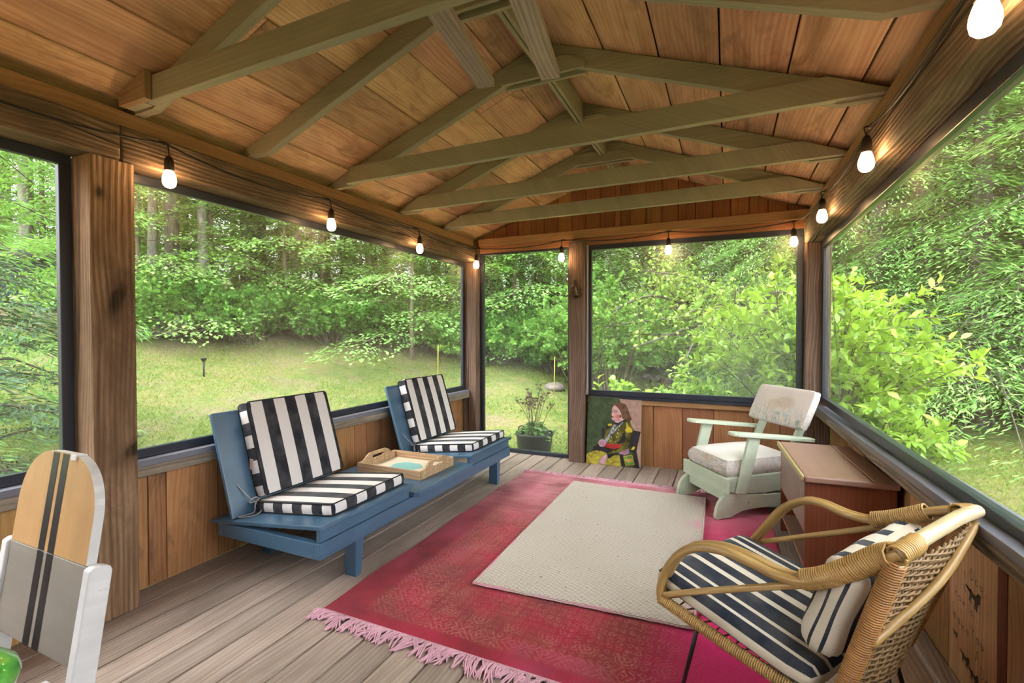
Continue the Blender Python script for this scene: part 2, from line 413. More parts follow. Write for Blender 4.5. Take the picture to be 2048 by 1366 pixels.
M['tray'] = wood('tray_wood', (.26, .15, .075), (.44, .29, .165), (.55, .39, .25), fine=30, knots=.2, var=.15, rough=.55)
M['trayin'] = paint('tray_base', (.60, .52, .40), .5, .2, (.45, .36, .25))
M['teal'] = plain('teal_paint_patch', (.20, .42, .41), .5)
M['cane'] = wood('rattan_cane', (.22, .115, .03), (.37, .225, .075), (.50, .34, .14), stretch=3., fine=18, knots=.15, kscale=(4, 6), var=.1, rough=.32, spec=.5, bump=.1)
M['canepale'] = wood('pale_rattan_cane', (.40, .28, .14), (.50, .39, .225), (.60, .51, .36), stretch=3., fine=18, knots=.15, kscale=(4, 6), var=.1, rough=.3, spec=.5, bump=.1)
M['wrap'] = plain('cane_binding', (.46, .285, .095), .35, 0, .5, .5)
M['wrapred'] = plain('reddish_cane_binding', (.42, .205, .065), .35, 0, .5, .5)
M['wicker'] = plain('wicker_weave', (.30, .19, .09), .5, 0, .4, .6)
M['iron'] = plain('black_iron', (.015, .015, .016), .45, .3)
M['rubber'] = plain('black_cord', (.010, .010, .010), .55)
M['socket'] = plain('brown_black_socket', (.022, .012, .008), .4)
M['brass'] = plain('aged_bronze', (.10, .065, .045), .42, .7)
M['pot'] = plain('black_nursery_pot', (.022, .026, .034), .42)
M['soil'] = plain('dry_soil_mulch', (.16, .115, .075), .95, 0, .1, .8)
M['canvas_edge'] = plain('canvas_edge', (.62, .58, .5), .8)
# cushion covers
NV = (.016, .017, .024); WH = (.68, .65, .65)
W0, SW = .54, .0728
iv = [(-.1, .022), (.022 + SW, .022 + 2 * SW), (.022 + 3 * SW, .022 + 4 * SW), (.022 + 5 * SW, .022 + 6 * SW), (.535, .7)]
M['st_v'] = stripe_cloth('striped_cushion_cover', 1, iv, NV, WH)
ivs = [(-.1 + .0, .0)] + [(.055 + .134 * i, .122 + .134 * i) for i in range(6)]
M['st_s'] = stripe_cloth('striped_cushion_boxing', 0, ivs, NV, WH)
M['piping'] = plain('black_piping', (.012, .012, .015), .8)
M['tie'] = plain('striped_tie_cord', (.42, .40, .42), .8, 0, .2, .9)
M['tagc'] = plain('pink_care_tag', (.62, .42, .40), .8)
NW = (.012, .017, .030)
M['wc_top'] = stripe_cloth('navy_seat_cloth', 1, [(-.1, .028), (.040, .085), (.100, .165), (.187, .232), (.262, .312), (.342, .392), (.410, .437), (.449, .6)], NW, (.60, .55, .45), 700)
M['cream'] = plain('cream_cloth', (.62, .56, .44), .9, 0, .1, .3)
M['wc_pil'] = stripe_cloth('navy_pillow_cloth', 1, [(-.01, .004), (.030, .066), (.135, .18), (.25, .30), (.37, .41)], NW, (.62, .57, .47), 700)
# red rug
def red_rug():
    t = NT('red_knotted_rug'); uv = t.uv(); s = t.sep(uv); x, y = s[0], s[1]     # x 0..1.86  y 0..2.28
    W, L = 1.86, 2.28
    ex = t.math('MINIMUM', x, t.math('SUBTRACT', W, x)); ey = t.math('MINIMUM', y, t.math('SUBTRACT', L, y))
    e = t.math('MINIMUM', ex, t.math('MULTIPLY', ey, 2.3))
    n1 = t.noise(uv, 3.2, 5, .6); n2 = t.noise(uv, 260, 2, .6); n3 = t.noise(t.mapv(uv, (1, 8, 1)), 2.2, 4)
    base = t.ramp(n1, [(.32, (.13, .003, .013)), (.5, (.29, .006, .026)), (.68, (.42, .011, .055))])
    # warped lattice of lozenges with rows of little flowers
    wv = t.vadd(uv, t.vadd(t.noise(uv, 6, 2, out='Color'), (.5, .5, .5), 'SUBTRACT'), 'ADD')
    uvw = t.vadd(uv, t.mapv(t.noise(uv, 9, 2, out='Color'), (.022, .022, 0)))
    q = t.sep(uvw)
    def tri(v, k, ph=0.): return t.math('ABSOLUTE', t.math('SUBTRACT', t.math('FRACT', t.math('ADD', t.math('MULTIPLY', v, k), ph)), .5))
    a, b = tri(q[0], 7.), tri(q[1], 7.); d1 = t.math('ADD', a, b)
    loz = t.math('LESS_THAN', t.math('ABSOLUTE', t.math('SUBTRACT', t.math('FRACT', t.math('MULTIPLY', d1, 5.)), .5)), .13)
    a2, b2 = tri(q[0], 27.), tri(q[1], 27.); r2 = t.math('SQRT', t.math('ADD', t.math('MULTIPLY', a2, a2), t.math('MULTIPLY', b2, b2)))
    ringm = t.math('MULTIPLY', t.math('GREATER_THAN', r2, .17), t.math('LESS_THAN', r2, .34))
    a3, b3 = tri(q[0], 6.6), tri(q[1], 6.6); r3 = t.math('SQRT', t.math('ADD', t.math('MULTIPLY', a3, a3), t.math('MULTIPLY', b3, b3)))
    ros = t.math('MULTIPLY', t.math('LESS_THAN', r3, .30), t.math('GREATER_THAN', t.math('FRACT', t.math('MULTIPLY', r3, 9.)), .5))
    rowband = t.math('MULTIPLY', t.math('GREATER_THAN', e, .38), t.math('LESS_THAN', e, .52))
    ros = t.math('MULTIPLY', ros, rowband)
    field = t.math('GREATER_THAN', e, .17)
    lozband = t.math('MULTIPLY', t.math('LESS_THAN', e, .36), field)
    pat = t.math('ADD', t.math('MULTIPLY', loz, lozband), t.math('ADD', t.math('MULTIPLY', ringm, .55), t.math('MULTIPLY', ros, 1.1)), clamp=True)
    vd = t.voro(uvw, 34., rand=.85); vr = t.math('MULTIPLY', t.math('GREATER_THAN', vd, .20), t.math('LESS_THAN', vd, .33)); v2 = t.math('LESS_THAN', t.voro(uv, 85., rand=1.), .28)
    pat = t.math('ADD', t.math('MULTIPLY', pat, .8), t.math('ADD', t.math('MULTIPLY', vr, .45), t.math('MULTIPLY', v2, .35)), clamp=True)
    pat = t.math('MULTIPLY', pat, field)
    patchy = t.mapr(t.noise(uv, 2.6, 3), .34, .6, .25, 1.)
    pat = t.math('MULTIPLY', t.math('MULTIPLY', pat, patchy), t.mapr(t.noise(uv, 130, 3, .7), .36, .62, .05, 1.))
    fdm = t.math('MULTIPLY', t.math('GREATER_THAN', e, .14), t.mapr(t.noise(uv, 4.5, 4), .4, .6, 0., .55))
    base = t.mix(fdm, base, (.22, .045, .03))
    col = t.mix(t.math('MULTIPLY', pat, .66), base, (.56, .30, .22))
    # washed out far end and pink bleed
    fade = t.math('MULTIPLY', t.mapr(y, 1.15, 1.95, 0., 1.), t.mapr(t.math('ADD', n1, t.math('MULTIPLY', n3, .5)), .52, .84, .1, 1.))
    col = t.mix(t.math('MULTIPLY', fade, .85), col, (.62, .27, .32))
    pink = t.mapr(t.noise(uv, 1.5, 3), .5, .68, 0., .55)
    col = t.mix(t.math('MULTIPLY', pink, t.math('LESS_THAN', e, .34)), col, (.52, .07, .16))
    hot = t.math('MULTIPLY', t.mapr(x, 1.30, 1.55, 0., 1.), t.mapr(y, 2.1, 1.0, .25, 1.))
    col = t.mix(t.math('MULTIPLY', hot, .88), col, (.80, .012, .20))
    col = t.mix(t.mapr(n2, .35, .65, .0, .42), col, (.09, .003, .009))
    return t.pbr(col, .95, t.bump(t.math('ADD', n2, t.math('MULTIPLY', n1, .8)), .35, .004), spec=.08, sheen=.15)
M['rug'] = red_rug()
M['fringe'] = plain('pink_fringe', (.62, .36, .44), .9, 0, .1, .4)
def jute():
    t = NT('beige_braided_rug'); uv = t.uv(); s = t.sep(uv)
    sx = t.math('MULTIPLY', s[0], 95.); row = t.math('FLOOR', t.math('MULTIPLY', s[1], 95.))
    a = t.math('ABSOLUTE', t.math('SUBTRACT', t.math('FRACT', t.math('ADD', t.math('MULTIPLY', sx, .5), t.math('MULTIPLY', row, .5))), .5))
    b = t.math('ABSOLUTE', t.math('SUBTRACT', t.math('FRACT', t.math('MULTIPLY', s[1], 95.)), .5))
    h = t.math('SUBTRACT', 1., t.math('ADD', t.math('MULTIPLY', a, a), t.math('MULTIPLY', t.math('MULTIPLY', b, b), 2.6)))
    n = t.noise(uv, 60, 3); big = t.noise(uv, 3, 4)
    c = t.ramp(h, [(.35, (.23, .19, .15)), (.62, (.52, .465, .41)), (.95, (.70, .655, .60))])
    c = t.mix(t.mapr(n, .62, .70, 0., .6), c, (.19, .14, .09)); c = t.mix(t.mapr(big, .4, .7, .14, 0.), c, (.40, .32, .24))
    sp = t.math('LESS_THAN', t.voro(uv, 7., rand=1.), .035); c = t.mix(sp, c, (.10, .06, .035))
    pk = t.math('MULTIPLY', t.mapr(s[0], .84, .98, 0., 1.), t.mapr(t.noise(uv, 5, 4), .45, .6, 0., .6)); c = t.mix(pk, c, (.66, .25, .38))
    return t.pbr(c, .95, t.bump(h, .9, .006), spec=.05)
M['jute'] = jute()
def print_cloth(name, ducks):
    t = NT(name); uv = t.uv(); s = t.sep(uv)
    n = t.noise(t.mapv(uv, (34, 9, 1), rot=(0, 0, .5)), 1.6, 5, .7, 1.5); g = t.noise(uv, 7, 5, .65); big = t.noise(uv, 3.1, 3)
    c = t.mix(t.mapr(g, .4, .7, .0, .3), (.62, .565, .53), (.46, .42, .42))
    if ducks:
        low = t.mapr(s[1], .165, .03, 0., 1.)
    else:
        low = t.mapr(big, .36, .56, .35, 1.)
    m = t.math('MULTIPLY', t.mapr(n, .44, .58, 0., .85), low)
    c = t.mix(m, c, t.ramp(t.noise(uv, 16, 3), [(.35, (.16, .22, .19)), (.5, (.30, .36, .34)), (.62, (.46, .30, .17))]))
    if ducks:
        for (cx, cy, rx, ry, col) in ((.22, .125, .062, .038, (.52, .42, .33)), (.315, .15, .085, .048, (.50, .40, .31)), (.36, .062, .032, .014, (.36, .48, .54)), (.285, .062, .03, .014, (.24, .36, .32)), (.475, .03, .016, .02, (.15, .24, .23))):
            dx = t.math('DIVIDE', t.math('SUBTRACT', s[0], cx), rx); dy = t.math('DIVIDE', t.math('SUBTRACT', s[1], cy), ry)
            d = t.math('ADD', t.math('MULTIPLY', dx, dx), t.math('MULTIPLY', dy, dy))
            c = t.mix(t.mapr(t.math('ADD', d, t.math('MULTIPLY', t.math('SUBTRACT', g, .5), 1.2)), .5, 1.25, .6, 0.), c, t.mix(t.mapr(g, .4, .6, 0., .6), col, tuple(q * .7 for q in col)))
    else:
        c = t.mix(t.mapr(t.noise(uv, 5, 4), .5, .65, 0., .55), c, (.42, .29, .20))
    w = t.noise(uv, 420, 2)
    return t.pbr(c, .85, t.bump(t.math('ADD', w, t.math('MULTIPLY', g, 1.5)), .2, .003), spec=.12)
M['duck'] = print_cloth('printed_back_cover', True); M['print'] = print_cloth('printed_seat_cover', False)
M['seattop'] = plain('pale_seat_top', (.80, .77, .75), .45, 0, .4, .1)  # plain seat top, paler than the printed sides
# screens
def screen(name, dens, col, rough=.5, gloss=0.):
    t = NT(name); tr = t.new('ShaderNodeBsdfTransparent'); d = t.new('ShaderNodeBsdfDiffuse'); t.put(d.inputs[0], col)
    n = t.noise(t.mapv(t.uv(), (1, 1, 1)), 1.6, 3); f = t.mapr(n, .3, .7, dens * .7, dens * 1.3)
    m = t.new('ShaderNodeMixShader'); t.put(m.inputs[0], f); t.put(m.inputs[1], tr.outputs[0]); t.put(m.inputs[2], d.outputs[0]); sh = m.outputs[0]
    if gloss:
        g = t.new('ShaderNodeBsdfGlossy'); g.inputs['Roughness'].default_value = rough
        m2 = t.new('ShaderNodeMixShader'); m2.inputs[0].default_value = gloss; t.put(m2.inputs[1], sh); t.put(m2.inputs[2], g.outputs[0]); sh = m2.outputs[0]
    return t.surf(sh)
M['mesh'] = screen('insect_mesh', .17, (.66, .75, .62))
M['vinyl'] = screen('clear_vinyl', .19, (.72, .79, .72), .3, .008)
def bulbmat():
    t = NT('bulb_glow'); e = t.new('ShaderNodeEmission'); e.inputs[0].default_value = (1., .60, .28, 1); e.inputs[1].default_value = 50
    return t.surf(e.outputs[0])
M['bulb'] = bulbmat()

# ------------------------------------------------------------------ setting
RZ, RX, RS = 2.745, -.90, .37          # ridge height, ridge x, roof slope
def roofz(x): return RZ - RS * abs(x - RX)
XL, XR, YE, YN = -2.343, .55, 4.40, -1.30
# floor
mb = MB(); x = -1.902 - .1515 * 4
k = 0
while x < .80:
    y = YN
    mb.box((max(x, -2.54) + .0048, y, -.032), (min(x + .1515, .80) - .0048, 4.42, 0), 1); x += .1515
mb.build('floor', M['floor'], bevel=.003, kind='structure')
mb = MB(); mb.box((-2.56, YN, -.22), (.80, 4.44, -.05), 0); mb.build('trim_underfloor_dark', M['dark'], kind='structure')  # solid dark slab, added so the floor gaps read as shade

def vboards(mb, plane, axis, edges, z0, z1, th, mi=None, ztop=None):
    """vertical boards in the plane x=plane (axis 0) or y=plane (axis 1); edges along the other axis"""
    for i, (a, b) in enumerate(zip(edges[:-1], edges[1:])):
        g = .0022; m = 0 if mi is None else mi[i]
        za = z1 if ztop is None else ztop(a + g); zb = z1 if ztop is None else ztop(b - g)
        lo, hi = a + g, b - g
        P = []
        for kz in (0, 1):
            for ky in (0, 1):
                for kx in (0, 1):
                    if axis == 0: px = plane + (th if kx else 0); py = hi if ky else lo; zz = (zb if ky else za) if kz else z0
                    else: px = hi if kx else lo; py = plane + (th if ky else 0); zz = (zb if kx else za) if kz else z0
                    P.append((px, py, zz))
        mb.hexa(P, 2, m)
# left wall
mb = MB(); vboards(mb, -2.525, 0, [-1.29, -1.2, -.93, -.66, -.38, -.12, .15, .42, .70, .90, 1.10], 0, .585, .025)
vboards(mb, -2.525, 0, [1.15, 1.334, 1.415, 1.674, 1.95, 2.20, 2.45, 2.708, 2.836, 3.015, 3.15, 3.33, 3.52, 3.70, 3.88, 4.09, 4.188, 4.30], 0, .585, .025)
wl = mb.build('wall_left', [M['wallwood']], bevel=.0015, seg=1, kind='structure')
mb = MB(); mb.box((-2.545, YN, 0), (-2.528, 4.40, .585), 1); mb.build('backing', M['dark'], wl)
# right wall
mb = MB(); ed = [-1.29, -1.1, -.8, -.5, -.2, .1, .4, .7, 1.0, 1.25, 1.5, 1.776, 1.829, 2.155, 2.40, 2.56, 2.707, 2.85, 3.0, 3.188, 3.30, 3.439, 3.58, 3.725, 3.84, 3.951, 4.12, 4.287]
mm = [0] * (len(ed) - 1); mm[ed.index(1.829)] = 1; mm[ed.index(1.776)] = 2; mm[ed.index(1.5)] = 1
vboards(mb, .72, 0, ed, 0, .60, .025, mm)
wr = mb.build('wall_right', [M['wallwood'], M['paleboard'], M['redboard']], bevel=.0015, seg=1, kind='structure')
mb = MB(); mb.box((.748, YN, 0), (.765, 4.45, .60), 1); mb.build('backing', M['dark'], wr)
# end wall: lower boards and gable (slightly skewed as in the old frame)
def sk(x): return .03 * (x + 2.0)
mb = MB(); vboards(mb, 4.415, 1, [-1.22, -1.05, -.84, -.602, -.354, -.102, .20, .395, .546], 0, .60, .025)
ew = mb.build('wall_end', [M['endwood'], M['gable']], bevel=.0015, seg=1, kind='structure')
mb = MB(); e = list(np.arange(-2.62, .85, .139)); e += [.86]
e = sorted(set([round(float(q), 3) for q in e] + [RX])); e = [q for i, q in enumerate(e) if i == 0 or q - e[i - 1] > .03]
vboards(mb, 4.42, 1, e, 2.10, 0, .022, None, lambda q: roofz(q) - .004)
mb.build('gable_boards', M['gable'], ew, bevel=.0015, seg=1)
mb = MB(); mb.box((-1.22, 4.443, 0), (.546, 4.455, .60), 0)
mb.prism([(-2.62, 2.10), (.86, 2.10), (.86, roofz(.86) - .004), (RX, RZ - .004), (-2.62, roofz(-2.62) - .004)], (0, 4.446, 0), (1, 0, 0), (0, 0, 1), (0, .012, 0))
mb.build('backing', M['dark'], ew)
mb = MB(); e = list(np.arange(-2.62, .85, .174)) + [.86]
e = sorted(set([round(float(q), 3) for q in e] + [RX])); e = [q for i, q in enumerate(e) if i == 0 or q - e[i - 1] > .03]
vboards(mb, -1.325, 1, e, 0, 0, .022, None, lambda q: roofz(q) - .004)
bw = mb.build('wall_back', M['gable'], bevel=.0015, seg=1, kind='structure')
mb = MB(); mb.prism([(-2.62, 0), (.86, 0), (.86, roofz(.86) - .004), (RX, RZ - .004), (-2.62, roofz(-2.62) - .004)], (0, -1.327, 0), (1, 0, 0), (0, 0, 1), (0, -.012, 0)); mb.build('backing', M['dark'], bw)
# roof deck
mb = MB()
def slope_boards(sgn, xs, y0, y1, joints):
    for i, (a, b) in enumerate(zip(xs[:-1], xs[1:])):
        ys = [y0] + joints.get(i, []) + [y1]
        for ya, yb in zip(ys[:-1], ys[1:]):
            P = []
            for kz in (0, 1):
                for ky in (0, 1):
                    for kx in (0, 1):
                        xx = (b if kx else a) + (-.004 if kx else .004)
                        P.append((xx, (yb if ky else ya) + (-.0015 if ky else .0015), roofz(xx) + kz * .02))
            mb.hexa(P, 1)
slope_boards(-1, [-2.66, -2.493, -2.221, -1.955, -1.68, -1.408, -1.132, RX], -1.5, 4.62, {1: [2.9], 3: [1.35], 5: [2.62, 4.0], 4: [-.3], 2: [3.2], 6: [.9]})
slope_boards(1, [RX, -.573, -.305, -.037, .232, .496, .82], -1.5, 4.62, {1: [.6], 3: [3.3], 2: [-.2], 4: [1.0]})
ce = mb.build('ceiling', M['roof'], bevel=.0015, seg=1, kind='structure')
mb = MB()
for a, b in ((-2.68, RX), (RX, .84)):
    mb.hexa([(x, y, roofz(x) + z) for z in (.024, .05) for y in (-1.55, 4.66) for x in (a, b)], 1)
mb.build('roof_covering', M['shingle'], ce)

# ------------------------------------------------------------------ timber frame
def timber(name, label, cat, mat, a, b, grain, bevel=.006, group=None):
    mb = MB(); mb.box(a, b, grain); o = mb.build(name, mat, bevel=bevel); return tag(o, label, cat, group)
timber('wooden_post', 'rough brown wooden post with a big dark knot between the two left windows', 'post', M['post'], (-2.50, 1.055, 0), (XL, 1.215, 1.936), 2, .008)
timber('wooden_post', 'weathered grey-brown corner post left of the open doorway, behind the blue bench', 'post', M['greypost'], (-2.50, 4.285, 0), (XL, 4.44, 1.938), 2, .008)
timber('wooden_post', 'wooden post carrying the small bronze bell, right of the doorway', 'post', M['greypost'], (-1.353, 4.28, 0), (-1.21, 4.44, 2.055), 2, .006)
timber('wooden_post', 'dark weathered corner post behind the mint rocking chair', 'post', M['greypost'], (XR, 4.29, 0), (.719, 4.45, 1.904), 2, .006)
timber('header_beam', 'weathered beam section over the far left window, holding three lit bulbs', 'beam', M['beam'], (-2.50, 1.167, 1.938), (XL, 4.44, 2.085), 1, .008)
timber('header_beam', 'nearest weathered beam section over the left front window', 'beam', M['beam'], (-2.50, YN, 1.938), (XL + .004, 1.163, 2.085), 1, .008)
timber('header_beam', 'warm brown beam running along the right side over the clear window', 'beam', M['beam'], (XR, YN, 1.905), (.70, 4.37, 2.085), 1, .01)
timber('plate_trim', 'ochre board lying along the top of the left beam', 'trim', M['ochre'], (-2.48, YN, 2.0865), (-2.350, 4.25, 2.150), 1, .003)
timber('plate_trim', 'ochre board along the top of the right beam, under the roof', 'trim', M['ochre'], (.565, YN, 2.0865), (.69, 4.25, 2.150), 1, .003)
mb = MB(); mb.box((-2.34, 4.335, 2.098), (.80, 4.415, 2.172), 0); o = mb.build('trim_1', M['ochre'], bevel=.003, kind='structure')
mb = MB(); mb.box((-2.34, 4.37, 2.03), (.55, 4.44, 2.096), 0); o = mb.build('trim_2', M['endwood'], bevel=.003, kind='structure')

# trusses
def rafter_pts(side, ytop=0):
    pass
TW, TH = .040, .098
def make_truss(y, label, tie=True, block=False, gusset='both', tiemat=None, x0=-2.37):
    """y: front face of the rafters"""
    t = thing('roof_truss', label, 'roof truss', (RX, y, 2.16), 'green painted roof trusses')
    nz = math.sqrt(1 + RS * RS)
    for sd in (-1, 1):
        xe = RX + sd * 1.62
        mb = MB(); vd = TH * nz; xe = RX + sd * 1.54; xs = RX + sd * (RZ - vd - 2.1525) / RS
        poly = [(xe, roofz(xe) - .004), (xe, 2.1525), (xs, 2.1525), (RX + sd * .001, RZ - vd), (RX + sd * .001, RZ - .004)]
        mb.prism(poly, (0, y, 0), (1, 0, 0), (0, 0, 1), (0, TW, 0)); mb.build('rafter', M['truss'], t, bevel=.0025)
    if tie:
        mb = MB(); yt = y - .038; zb, zt = 2.160, 2.262
        xl = RX - (RZ - .012 - zt) / RS; xr = RX + (RZ - .012 - zt) / RS
        if block: mb.hexa([(xx, yy, zz) for zz in (zb, zt) for yy in (yt, yt + .037) for xx in (-2.20, xr)], 0)
        else:
            x1 = .56
            P = []
            for kz in (0, 1):
                for ky in (0, 1):
                    for kx in (0, 1):
                        P.append(((max(xl, x0) if kz else max(x0, -2.36)) if not kx else (min(xr, x1) if kz else x1 + .05), yt + ky * .037, zt if kz else zb))
            mb.hexa(P, 0)
        mb.build('tie_beam', tiemat or M['truss'], t, bevel=.0025)
    sides = {'both': ((-.021, 0), (TW + .001, 0)), 'front': ((-.021, 0),), None: ()}[gusset]
    for dy, _ in sides:
        mb = MB(); hw = .235; zb = 2.552
        poly = [(-hw + .005, zb), (hw - .005, zb), (hw, zb + .028), (.15, zb + .082), (-.15, zb + .090), (-hw, zb + .035)]
        mb.prism(poly, (RX + .05 if 0 else RX, y + dy, 0), (1, 0, 0), (0, 0, 1), (0, .020, 0)); mb.build('collar_board', M['truss'], t, bevel=.002)
    if block:
        mb = MB(); xa, xb = -2.335, -2.152
        mb.prism([(xa, 2.158), (xb, 2.158), (xb, roofz(xb) - .008), (xa, roofz(xa) - .008)], (0, y - .066, 0), (1, 0, 0), (0, 0, 1), (0, .027, 0)); mb.build('end_block', M['trussblock'], t, bevel=.002)
        mb = MB(); mb.hexa([(xx, yy, zz) for zz in (2.160, 2.19) for yy in (y - .038, y - .002) for xx in (xa, -2.205)], 0); mb.build('packing_strip', M['truss'], t, bevel=.002)
    return t
make_truss(1.22, 'nearest green roof truss, with a tan block on its left end', block=True, gusset=None)
make_truss(1.76, 'second green roof truss, the pair of rafters without a cross tie', tie=False)
make_truss(2.378, 'third green roof truss, whose long tie slopes across the middle of the ceiling', x0=-2.225)
make_truss(3.098, 'fourth green roof truss, between the middle and the last tie')
make_truss(3.738, 'last green roof truss before the gable wall')
make_truss(-.1, 'green roof truss overhead, above the camera', gusset=None)
mb = MB(); mb.prism([(-.235, 2.58), (.235, 2.58), (.235, 2.605), (.15, 2.655), (-.15, 2.66), (-.235, 2.61)], (RX, 4.392, 0), (1, 0, 0), (0, 0, 1), (0, .022, 0))
tag(mb.build('collar_board', M['truss'], bevel=.002), 'green collar board fixed high on the gable wall', 'board')
for i, (y0, y1) in enumerate(((1.80, 2.376), (2.42, 3.096), (3.14, 3.736), (3.78, 4.418))):
    r = thing('ridge_board', ['ridge board behind the grey planks, nearest bay', 'green double ridge board between the third and fourth truss', 'green double ridge board between the fourth and last truss', 'green double ridge board against the gable wall'][i], 'ridge board', (RX, (y0 + y1) / 2, 2.6), 'ridge boards')
    for s in (-1, 1):
        mb = MB(); mb.box((RX + s * .003, y0 + .002, 2.600), (RX + s * .024, y1 - .002, 2.728), 1); mb.build('plank', M['truss'], r, bevel=.003)
# the two loose grey planks lying over the nearest tie
for (p0, p1), lb in ((((-.735, .42, 2.283), (-.960, 1.85, 2.283)), 'left of the two loose grey planks lying over the nearest truss tie'), (((-.445, .42, 2.283), (-.682, 1.90, 2.283)), 'right of the two loose grey planks lying over the nearest truss tie')):
    mb = MB(); mb.beam(p0, p1, .082, .036, (0, 0, 1)); tag(mb.build('weathered_plank', M['plank_grey'], bevel=.006), lb, 'plank', 'loose grey planks overhead')
# ------------------------------------------------------------------ windows, doorway, sills
def frame_rect(name, plane, axis, a0, a1, z0, z1, w, d, mat, scr, inset=.02, parts=('top', 'bottom', 'near', 'far')):
    """painted stop frame in a plane with a screen panel; axis 0: plane x=, a along y; axis 1: plane y=, a along x"""
    mb = MB()
    def bx(p0, p1, q0, q1, g):
        if axis == 0: mb.box((plane, p0, q0), (plane + d, p1, q1), g)
        else: mb.box((p0, plane, q0), (p1, plane + d, q1), g)
    ag = 1 if axis == 0 else 0
    if 'bottom' in parts: bx(a0, a1, z0, z0 + w, ag)
    if 'top' in parts: bx(a0, a1, z1 - w, z1, ag)
    if 'near' in parts: bx(a0, a0 + w, z0 + w, z1 - w, 2)
    if 'far' in parts: bx(a1 - w, a1, z0 + w, z1 - w, 2)
    o = mb.build(name, mat, bevel=.003, kind='structure')
    mb = MB(); pl = plane + d * .45
    if axis == 0:
        P = [(pl, a0 + .005, z0 + .005), (pl, a1 - .005, z0 + .005), (pl, a1 - .005, z1 - .005), (pl, a0 + .005, z1 - .005)]
    else:
        P = [(a0 + .005, pl, z0 + .005), (a1 - .005, pl, z0 + .005), (a1 - .005, pl, z1 - .005), (a0 + .005, pl, z1 - .005)]
    mb.face(P, [(a0, z0), (a1, z0), (a1, z1), (a0, z1)]); mb.build('screen_panel', scr, o)
    return o
w1 = frame_rect('window_1', -2.50, 0, YN, 1.05, .6255, 1.936, .042, .03, M['navy'], M['mesh'])
w2 = frame_rect('window_2', -2.50, 0, 1.218, 4.283, .6255, 1.936, .042, .03, M['navy'], M['mesh'])
w3 = frame_rect('window_3', 4.372, 1, -1.205, .548, .628, 2.03, .046, .04, M['navy'], M['mesh'])
w4 = frame_rect('window_4', .655, 0, YN, 4.285, .672, 1.903, .05, .04, M['navy'], M['vinyl'])
M['mesh_d'] = screen('door_mesh', .07, (.6, .66, .58))
d1 = frame_rect('door_1', 4.375, 1, -2.338, -1.355, .001, 2.045, .036, .04, M['navy'], M['mesh_d'])
# wrinkles of the clear vinyl near the far edge
mb = MB()
for pts in ([(3.98, 1.84), (3.94, 1.55), (3.84, 1.25), (3.72, .98), (3.66, .76)], [(4.12, 1.84), (4.10, 1.4), (4.06, 1.0), (4.0, .74)], [(3.62, 1.84), (3.56, 1.66), (3.46, 1.5)], [(3.25, 1.84), (3.20, 1.72), (3.12, 1.62)]):
    p3 = smooth_path([(.672, y, z) for y, z in pts], 6)
    n = len(p3)
    for i in range(n - 1):
        w = .010 * math.sin(PI * (i + .5) / n) + .003
        a, b = p3[i], p3[i + 1]; mb.face([a + V(-.004, -w, 0), a + V(-.010, w, 0), b + V(-.010, w, 0), b + V(-.004, -w, 0)])
mb.build('vinyl_fold', screen('vinyl_fold', .45, (.28, .33, .33)), w4)
# white nail-strip inside stops: lighter inner bead on the navy frames
def sill(name, label, x0, x1, y0, y1, zt, th, rise=0., cap=None):
    s = thing(name, label, 'window sill', ((x0 + x1) / 2, (y0 + y1) / 2, zt))
    def hx(xa, xb, za, zb):
        return [(x, y, z + rise * (y1 - y)) for z in (za, zb) for y in (y0, y1) for x in (xa, xb)]
    mb = MB(); mb.hexa(hx(x0, x1, zt - th, zt - .0285), 1); mb.build('sill_timber', M['sillwood'], s, bevel=.004)
    mb = MB(); mb.hexa(hx(x0 + cap[0], x1 + cap[1], zt - .028, zt), 1); mb.build('sill_cap', M['navy_l'], s, bevel=.0015)
    return s
sill('window_sill', 'grey sill with sky-paled cap under the left window, beside the blue bench', -2.525, -2.42, 1.218, 4.28, .625, .078, cap=(.0, .002))
sill('window_sill', 'grey sill with sky-paled cap under the nearest left window, behind the striped white chair', -2.525, -2.42, YN, 1.05, .625, .078, cap=(.0, .002))
sill('window_sill', 'long grey sill with sky-paled cap under the clear right window', .618, .76, YN, 4.28, .645, .072, .0165, cap=(-.002, .0))
mb = MB(); mb.box((-1.205, 4.365, .602), (.548, 4.44, .626), 0); tag(mb.build('window_sill', M['navy'], bevel=.003), 'narrow dark navy sill under the end window, above the portrait', 'window sill')
mb = MB(); mb.box((-1.205, 4.385, .555), (.545, 4.412, .600), 0); mb.build('trim_3', M['ochre'], bevel=.003, kind='structure')
mb = MB(); mb.box((-1.209, 4.33, .63), (-1.188, 4.43, 2.03), 2); mb.build('trim_4', M['plank_grey'], bevel=.003, kind='structure')
mb = MB(); mb.hexa([(x, y, z) for z in (.002, .03) for y in (YN, 4.27) for x in (.655, .718)], 1); mb.build('baseboard_right', M['plank_grey'], bevel=.004, kind='structure')
